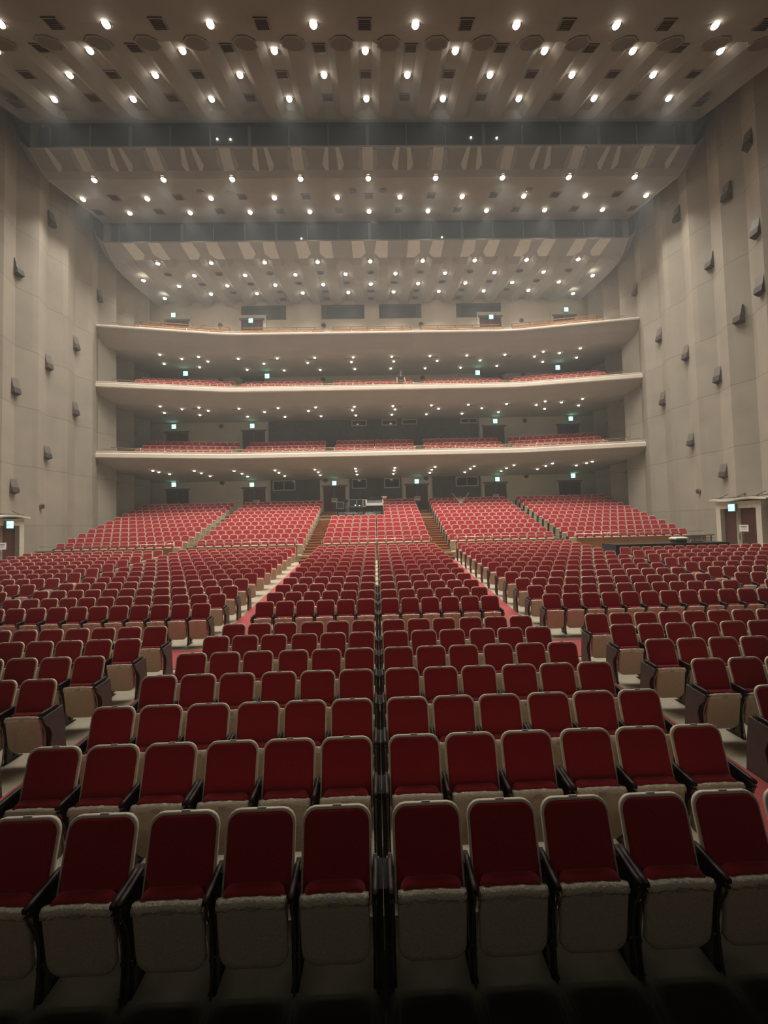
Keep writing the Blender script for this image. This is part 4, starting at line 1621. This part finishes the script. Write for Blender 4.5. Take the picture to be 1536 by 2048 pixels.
item('covered_device', 14.55, 'white-covered black device on the long black desk', 'device', [
    ('body', M['black'], lambda q: q.box(-0.24, 0.24, -0.2, 0.2, 0, 0.16)),
    ('white_cover', M['white'], lambda q: q.loft([[(-0.30, -0.24, z), (0.30, -0.24, z), (0.30, 0.24, z), (-0.30, 0.24, z)] if i < 2 else [(-0.22, -0.16, z), (0.22, -0.16, z), (0.22, 0.16, z), (-0.22, 0.16, z)] for i, z in enumerate((0.16, 0.22, 0.27))], smooth=False))])
item('monitor', 15.35, 'dark screen on a pale bracket on the long black desk', 'monitor', [
    ('screen', M['black'], lambda q: q.prism([(-0.10, 0.16), (-0.06, 0.16), (0.12, 0.30), (0.08, 0.32)], 'x', -0.32, 0.32)),
    ('bracket', M['white'], lambda q: [q.bar((s * 0.27, -0.1, 0.0), (s * 0.27, -0.08, 0.18), 0.03, 0.03) for s in (-1, 1)]),
    ('base', M['grey'], lambda q: q.box(-0.30, 0.30, -0.12, 0.1, 0.0, 0.04))])
b = MB()
b.box(-0.5, 0.5, -0.15, 0.15, 1.12, 1.16)
b.box(-0.5, 0.5, -0.15, 0.15, 0.98, 1.0)
for q in (-0.45, 0.45):
    b.box(q - 0.02, q + 0.02, -0.02, 0.02, 0.0, 1.12)
tag(b.build('side_shelf', M['side'], loc=(17.2, 20.0, floor_z(20.0))), 'narrow brown shelf on two posts beyond the wall end of the black desk', 'shelf')

# ------------------------------------------------------------------ people


def skin_obj(name, joints, edges, m, parent=None, loc=(0, 0, 0), sub=2, root=0):
    me = bpy.data.meshes.new(name)
    me.from_pydata([j[0] for j in joints], edges, [])
    o = bpy.data.objects.new(name, me)
    COL.objects.link(o)
    o.location = loc
    if parent:
        o.parent = parent
    md = o.modifiers.new('skin', 'SKIN')
    md.use_smooth_shade = True
    if not me.skin_vertices:
        bpy.context.view_layer.objects.active = o
        o.select_set(True)
        bpy.ops.mesh.customdata_skin_add()
    for i, j in enumerate(joints):
        r_ = j[1]
        me.skin_vertices[0].data[i].radius = r_ if isinstance(r_, tuple) else (r_, r_)
        me.skin_vertices[0].data[i].use_root = i == root
    s = o.modifiers.new('sub', 'SUBSURF')
    s.levels = sub
    s.render_levels = sub
    me.materials.append(m)
    return o


def hand(joints, edges, wi, wrist, d, palmside, side, spread=1.0):
    """adds palm, four fingers and a thumb; d = hand direction, side = thumb side direction"""
    d, side, palmside = Vector(d).normalized(), Vector(side).normalized(), Vector(palmside).normalized()
    w = Vector(wrist)
    pc = len(joints)
    joints.append((tuple(w + d * 0.05), (0.032, 0.016)))
    edges.append((wi, pc))
    for k, (off, ln) in enumerate(((0.030, 0.070), (0.010, 0.080), (-0.010, 0.074), (-0.029, 0.058))):
        b0 = w + d * 0.085 + side * off
        b1 = b0 + (d + side * off * 6 * spread * 0.5).normalized() * ln * 0.5
        b2 = b1 + (d * 0.85 + palmside * 0.4).normalized() * ln * 0.5
        i0 = len(joints)
        joints += [(tuple(b0), 0.0095), (tuple(b1), 0.0085), (tuple(b2), 0.007)]
        edges += [(pc, i0), (i0, i0 + 1), (i0 + 1, i0 + 2)]
    t0 = w + d * 0.035 + side * 0.032
    t1 = t0 + (d * 0.6 + side * 0.8).normalized() * 0.035
    t2 = t1 + (d * 0.85 + side * 0.4).normalized() * 0.03
    i0 = len(joints)
    joints += [(tuple(t0), 0.012), (tuple(t1), 0.010), (tuple(t2), 0.008)]
    edges += [(pc, i0), (i0, i0 + 1), (i0 + 1, i0 + 2)]


def person(loc, label, pose, shirt, long_hair=False):
    e = empty('person', loc)
    J = pose
    joints = [(J['pelvis'], (0.15, 0.10)), (J['waist'], (0.13, 0.09)), (J['chest'], (0.155, 0.105)), (J['neck0'], (0.06, 0.055)), (J['neck'], (0.05, 0.05)), (J['head0'], (0.065, 0.08)), (J['head1'], (0.078, 0.092)), (J['head2'], (0.06, 0.075))]
    edges = [(i, i + 1) for i in range(7)]
    for s in ('l', 'r'):
        i = len(joints)
        joints += [(J['sh' + s], 0.055), (J['el' + s], 0.040), (J['wr' + s], 0.026)]
        edges += [(2, i), (i, i + 1), (i + 1, i + 2)]
        hand(joints, edges, i + 2, J['wr' + s], J['hd' + s], J['pm' + s], J['th' + s])
        i = len(joints)
        joints += [(J['hip' + s], 0.085), (J['kn' + s], 0.058), (J['an' + s], 0.040), (J['to' + s], (0.036, 0.028))]
        edges += [(0, i), (i, i + 1), (i + 1, i + 2), (i + 2, i + 3)]
    body = skin_obj('body', joints, edges, M['skin'], e)
    # clothing
    sj = [(J['pelvis'], (0.165, 0.118)), (J['waist'], (0.15, 0.108)), (J['chest'], (0.172, 0.122)), (tuple(Vector(J['chest']).lerp(Vector(J['neck0']), 0.8)), (0.09, 0.075))]
    se = [(0, 1), (1, 2), (2, 3)]
    for s in ('l', 'r'):
        i = len(sj)
        mid = tuple(Vector(J['sh' + s]).lerp(Vector(J['el' + s]), 0.75))
        sj += [(J['sh' + s], 0.072), (mid, 0.062)]
        se += [(2, i), (i, i + 1)]
    skin_obj('shirt', sj, se, shirt, e)
    tj = [(J['pelvis'], (0.160, 0.115))]
    te = []
    for s in ('l', 'r'):
        i = len(tj)
        near_an = tuple(Vector(J['kn' + s]).lerp(Vector(J['an' + s]), 0.9))
        tj += [(J['hip' + s], 0.10), (J['kn' + s], 0.075), (near_an, 0.058)]
        te += [(0, i), (i, i + 1), (i + 1, i + 2)]
    skin_obj('trousers', tj, te, M['trouser'], e)
    for s in ('l', 'r'):
        a, t = Vector(J['an' + s]), Vector(J['to' + s])
        skin_obj('shoe', [(tuple(a + Vector((0, 0.04, -0.03))), (0.045, 0.04)), (tuple(a.lerp(t, 0.6) + Vector((0, 0, -0.01))), (0.048, 0.036)), (tuple(t), (0.04, 0.028))], [(0, 1), (1, 2)], M['black'], e, sub=1)
    hc = (Vector(J['head1']) + Vector(J['head2'])) / 2
    b = MB()
    rings = []
    for i in range(7):
        t = PI / 2 * i / 6
        rings.append([(hc.x + 0.092 * math.cos(t) * math.cos(2 * PI * k / 16), hc.y + 0.012 + 0.105 * math.cos(t) * math.sin(2 * PI * k / 16), hc.z + 0.005 + 0.105 * math.sin(t) - (0.10 if (math.sin(2 * PI * k / 16) > -0.2 and i == 0) else 0)) for k in range(16)])
    b.loft(rings)
    b.build('hair', M['hair'], e)
    h1 = Vector(J['head1'])
    for sx in (-1, 1):
        b = MB()
        b.ball((h1.x + sx * 0.030, h1.y - 0.086, h1.z + 0.012), 0.011, 0.008, 0.008, 8, 6)
        b.build('eye', M['eye'], e)
        b = MB()
        b.ball((h1.x + sx * 0.082, h1.y + 0.0, h1.z), 0.012, 0.022, 0.032, 8, 6)
        b.build('ear', M['skin'], e)
    b = MB()
    b.tube([(h1.x, h1.y - 0.085, h1.z + 0.015), (h1.x, h1.y - 0.105, h1.z - 0.022), (h1.x, h1.y - 0.09, h1.z - 0.03)], [0.007, 0.014, 0.010], 8)
    b.build('nose', M['skin'], e)
    b = MB()
    b.ball((h1.x, h1.y - 0.085, h1.z - 0.052), 0.024, 0.008, 0.007, 8, 6)
    b.build('mouth', M['lip'], e)
    tag(e, label, 'person')
    return e


fl = 12.9
stand = dict(pelvis=(0, 0.06, 0.93), waist=(0, 0.05, 1.08), chest=(0, 0.02, 1.30), neck0=(0, 0.01, 1.44), neck=(0, -0.01, 1.49), head0=(0, -0.03, 1.55), head1=(0, -0.04, 1.61), head2=(0, -0.03, 1.67),
             shl=(-0.19, 0.02, 1.38), ell=(-0.29, -0.05, 1.13), wrl=(-0.31, -0.30, 0.93 - 0.2), hdl=(-0.02, -0.7, -0.6), pml=(0, -0.2, -1), thl=(1, 0, 0),
             shr=(0.19, 0.02, 1.38), elr=(0.29, -0.05, 1.13), wrr=(0.31, -0.30, 0.93 - 0.2), hdr=(0.02, -0.7, -0.6), pmr=(0, -0.2, -1), thr=(-1, 0, 0),
             hipl=(-0.095, 0.06, 0.88), knl=(-0.11, 0.04, 0.48), anl=(-0.12, 0.08, 0.09), tol=(-0.13, -0.08, 0.03),
             hipr=(0.095, 0.06, 0.88), knr=(0.11, 0.04, 0.48), anr=(0.12, 0.08, 0.09), tor=(0.13, -0.08, 0.03))
person((2.1, 28.75, fl), 'person in a dark shirt leaning on the middle balcony rail with both hands', stand, M['navy'])
ui = 9
uy, uz = UROWS[ui]
sit = dict(pelvis=(0, -0.08, 0.56), waist=(0, -0.05, 0.70), chest=(0, -0.02, 0.93), neck0=(0, -0.03, 1.07), neck=(0, -0.04, 1.12), head0=(0, -0.06, 1.18), head1=(0, -0.07, 1.24), head2=(0, -0.06, 1.30),
           shl=(-0.19, -0.02, 1.0), ell=(-0.40, -0.08, 1.20), wrl=(-0.58, -0.12, 1.42), hdl=(-0.5, 0, 0.8), pml=(0, -1, 0), thl=(0.8, 0, 0.5),
           shr=(0.19, -0.02, 1.0), elr=(0.40, -0.08, 1.20), wrr=(0.58, -0.12, 1.42), hdr=(0.5, 0, 0.8), pmr=(0, -1, 0), thr=(-0.8, 0, 0.5),
           hipl=(-0.09, -0.12, 0.54), knl=(-0.13, -0.50, 0.52), anl=(-0.14, -0.50, 0.10), tol=(-0.15, -0.64, 0.04),
           hipr=(0.09, -0.12, 0.54), knr=(0.13, -0.50, 0.52), anr=(0.14, -0.50, 0.10), tor=(0.15, -0.64, 0.04))
person((6.62, uy - 0.18, uz), 'person in a pale shirt with both arms raised in a rear stalls seat', sit, M['pale'])
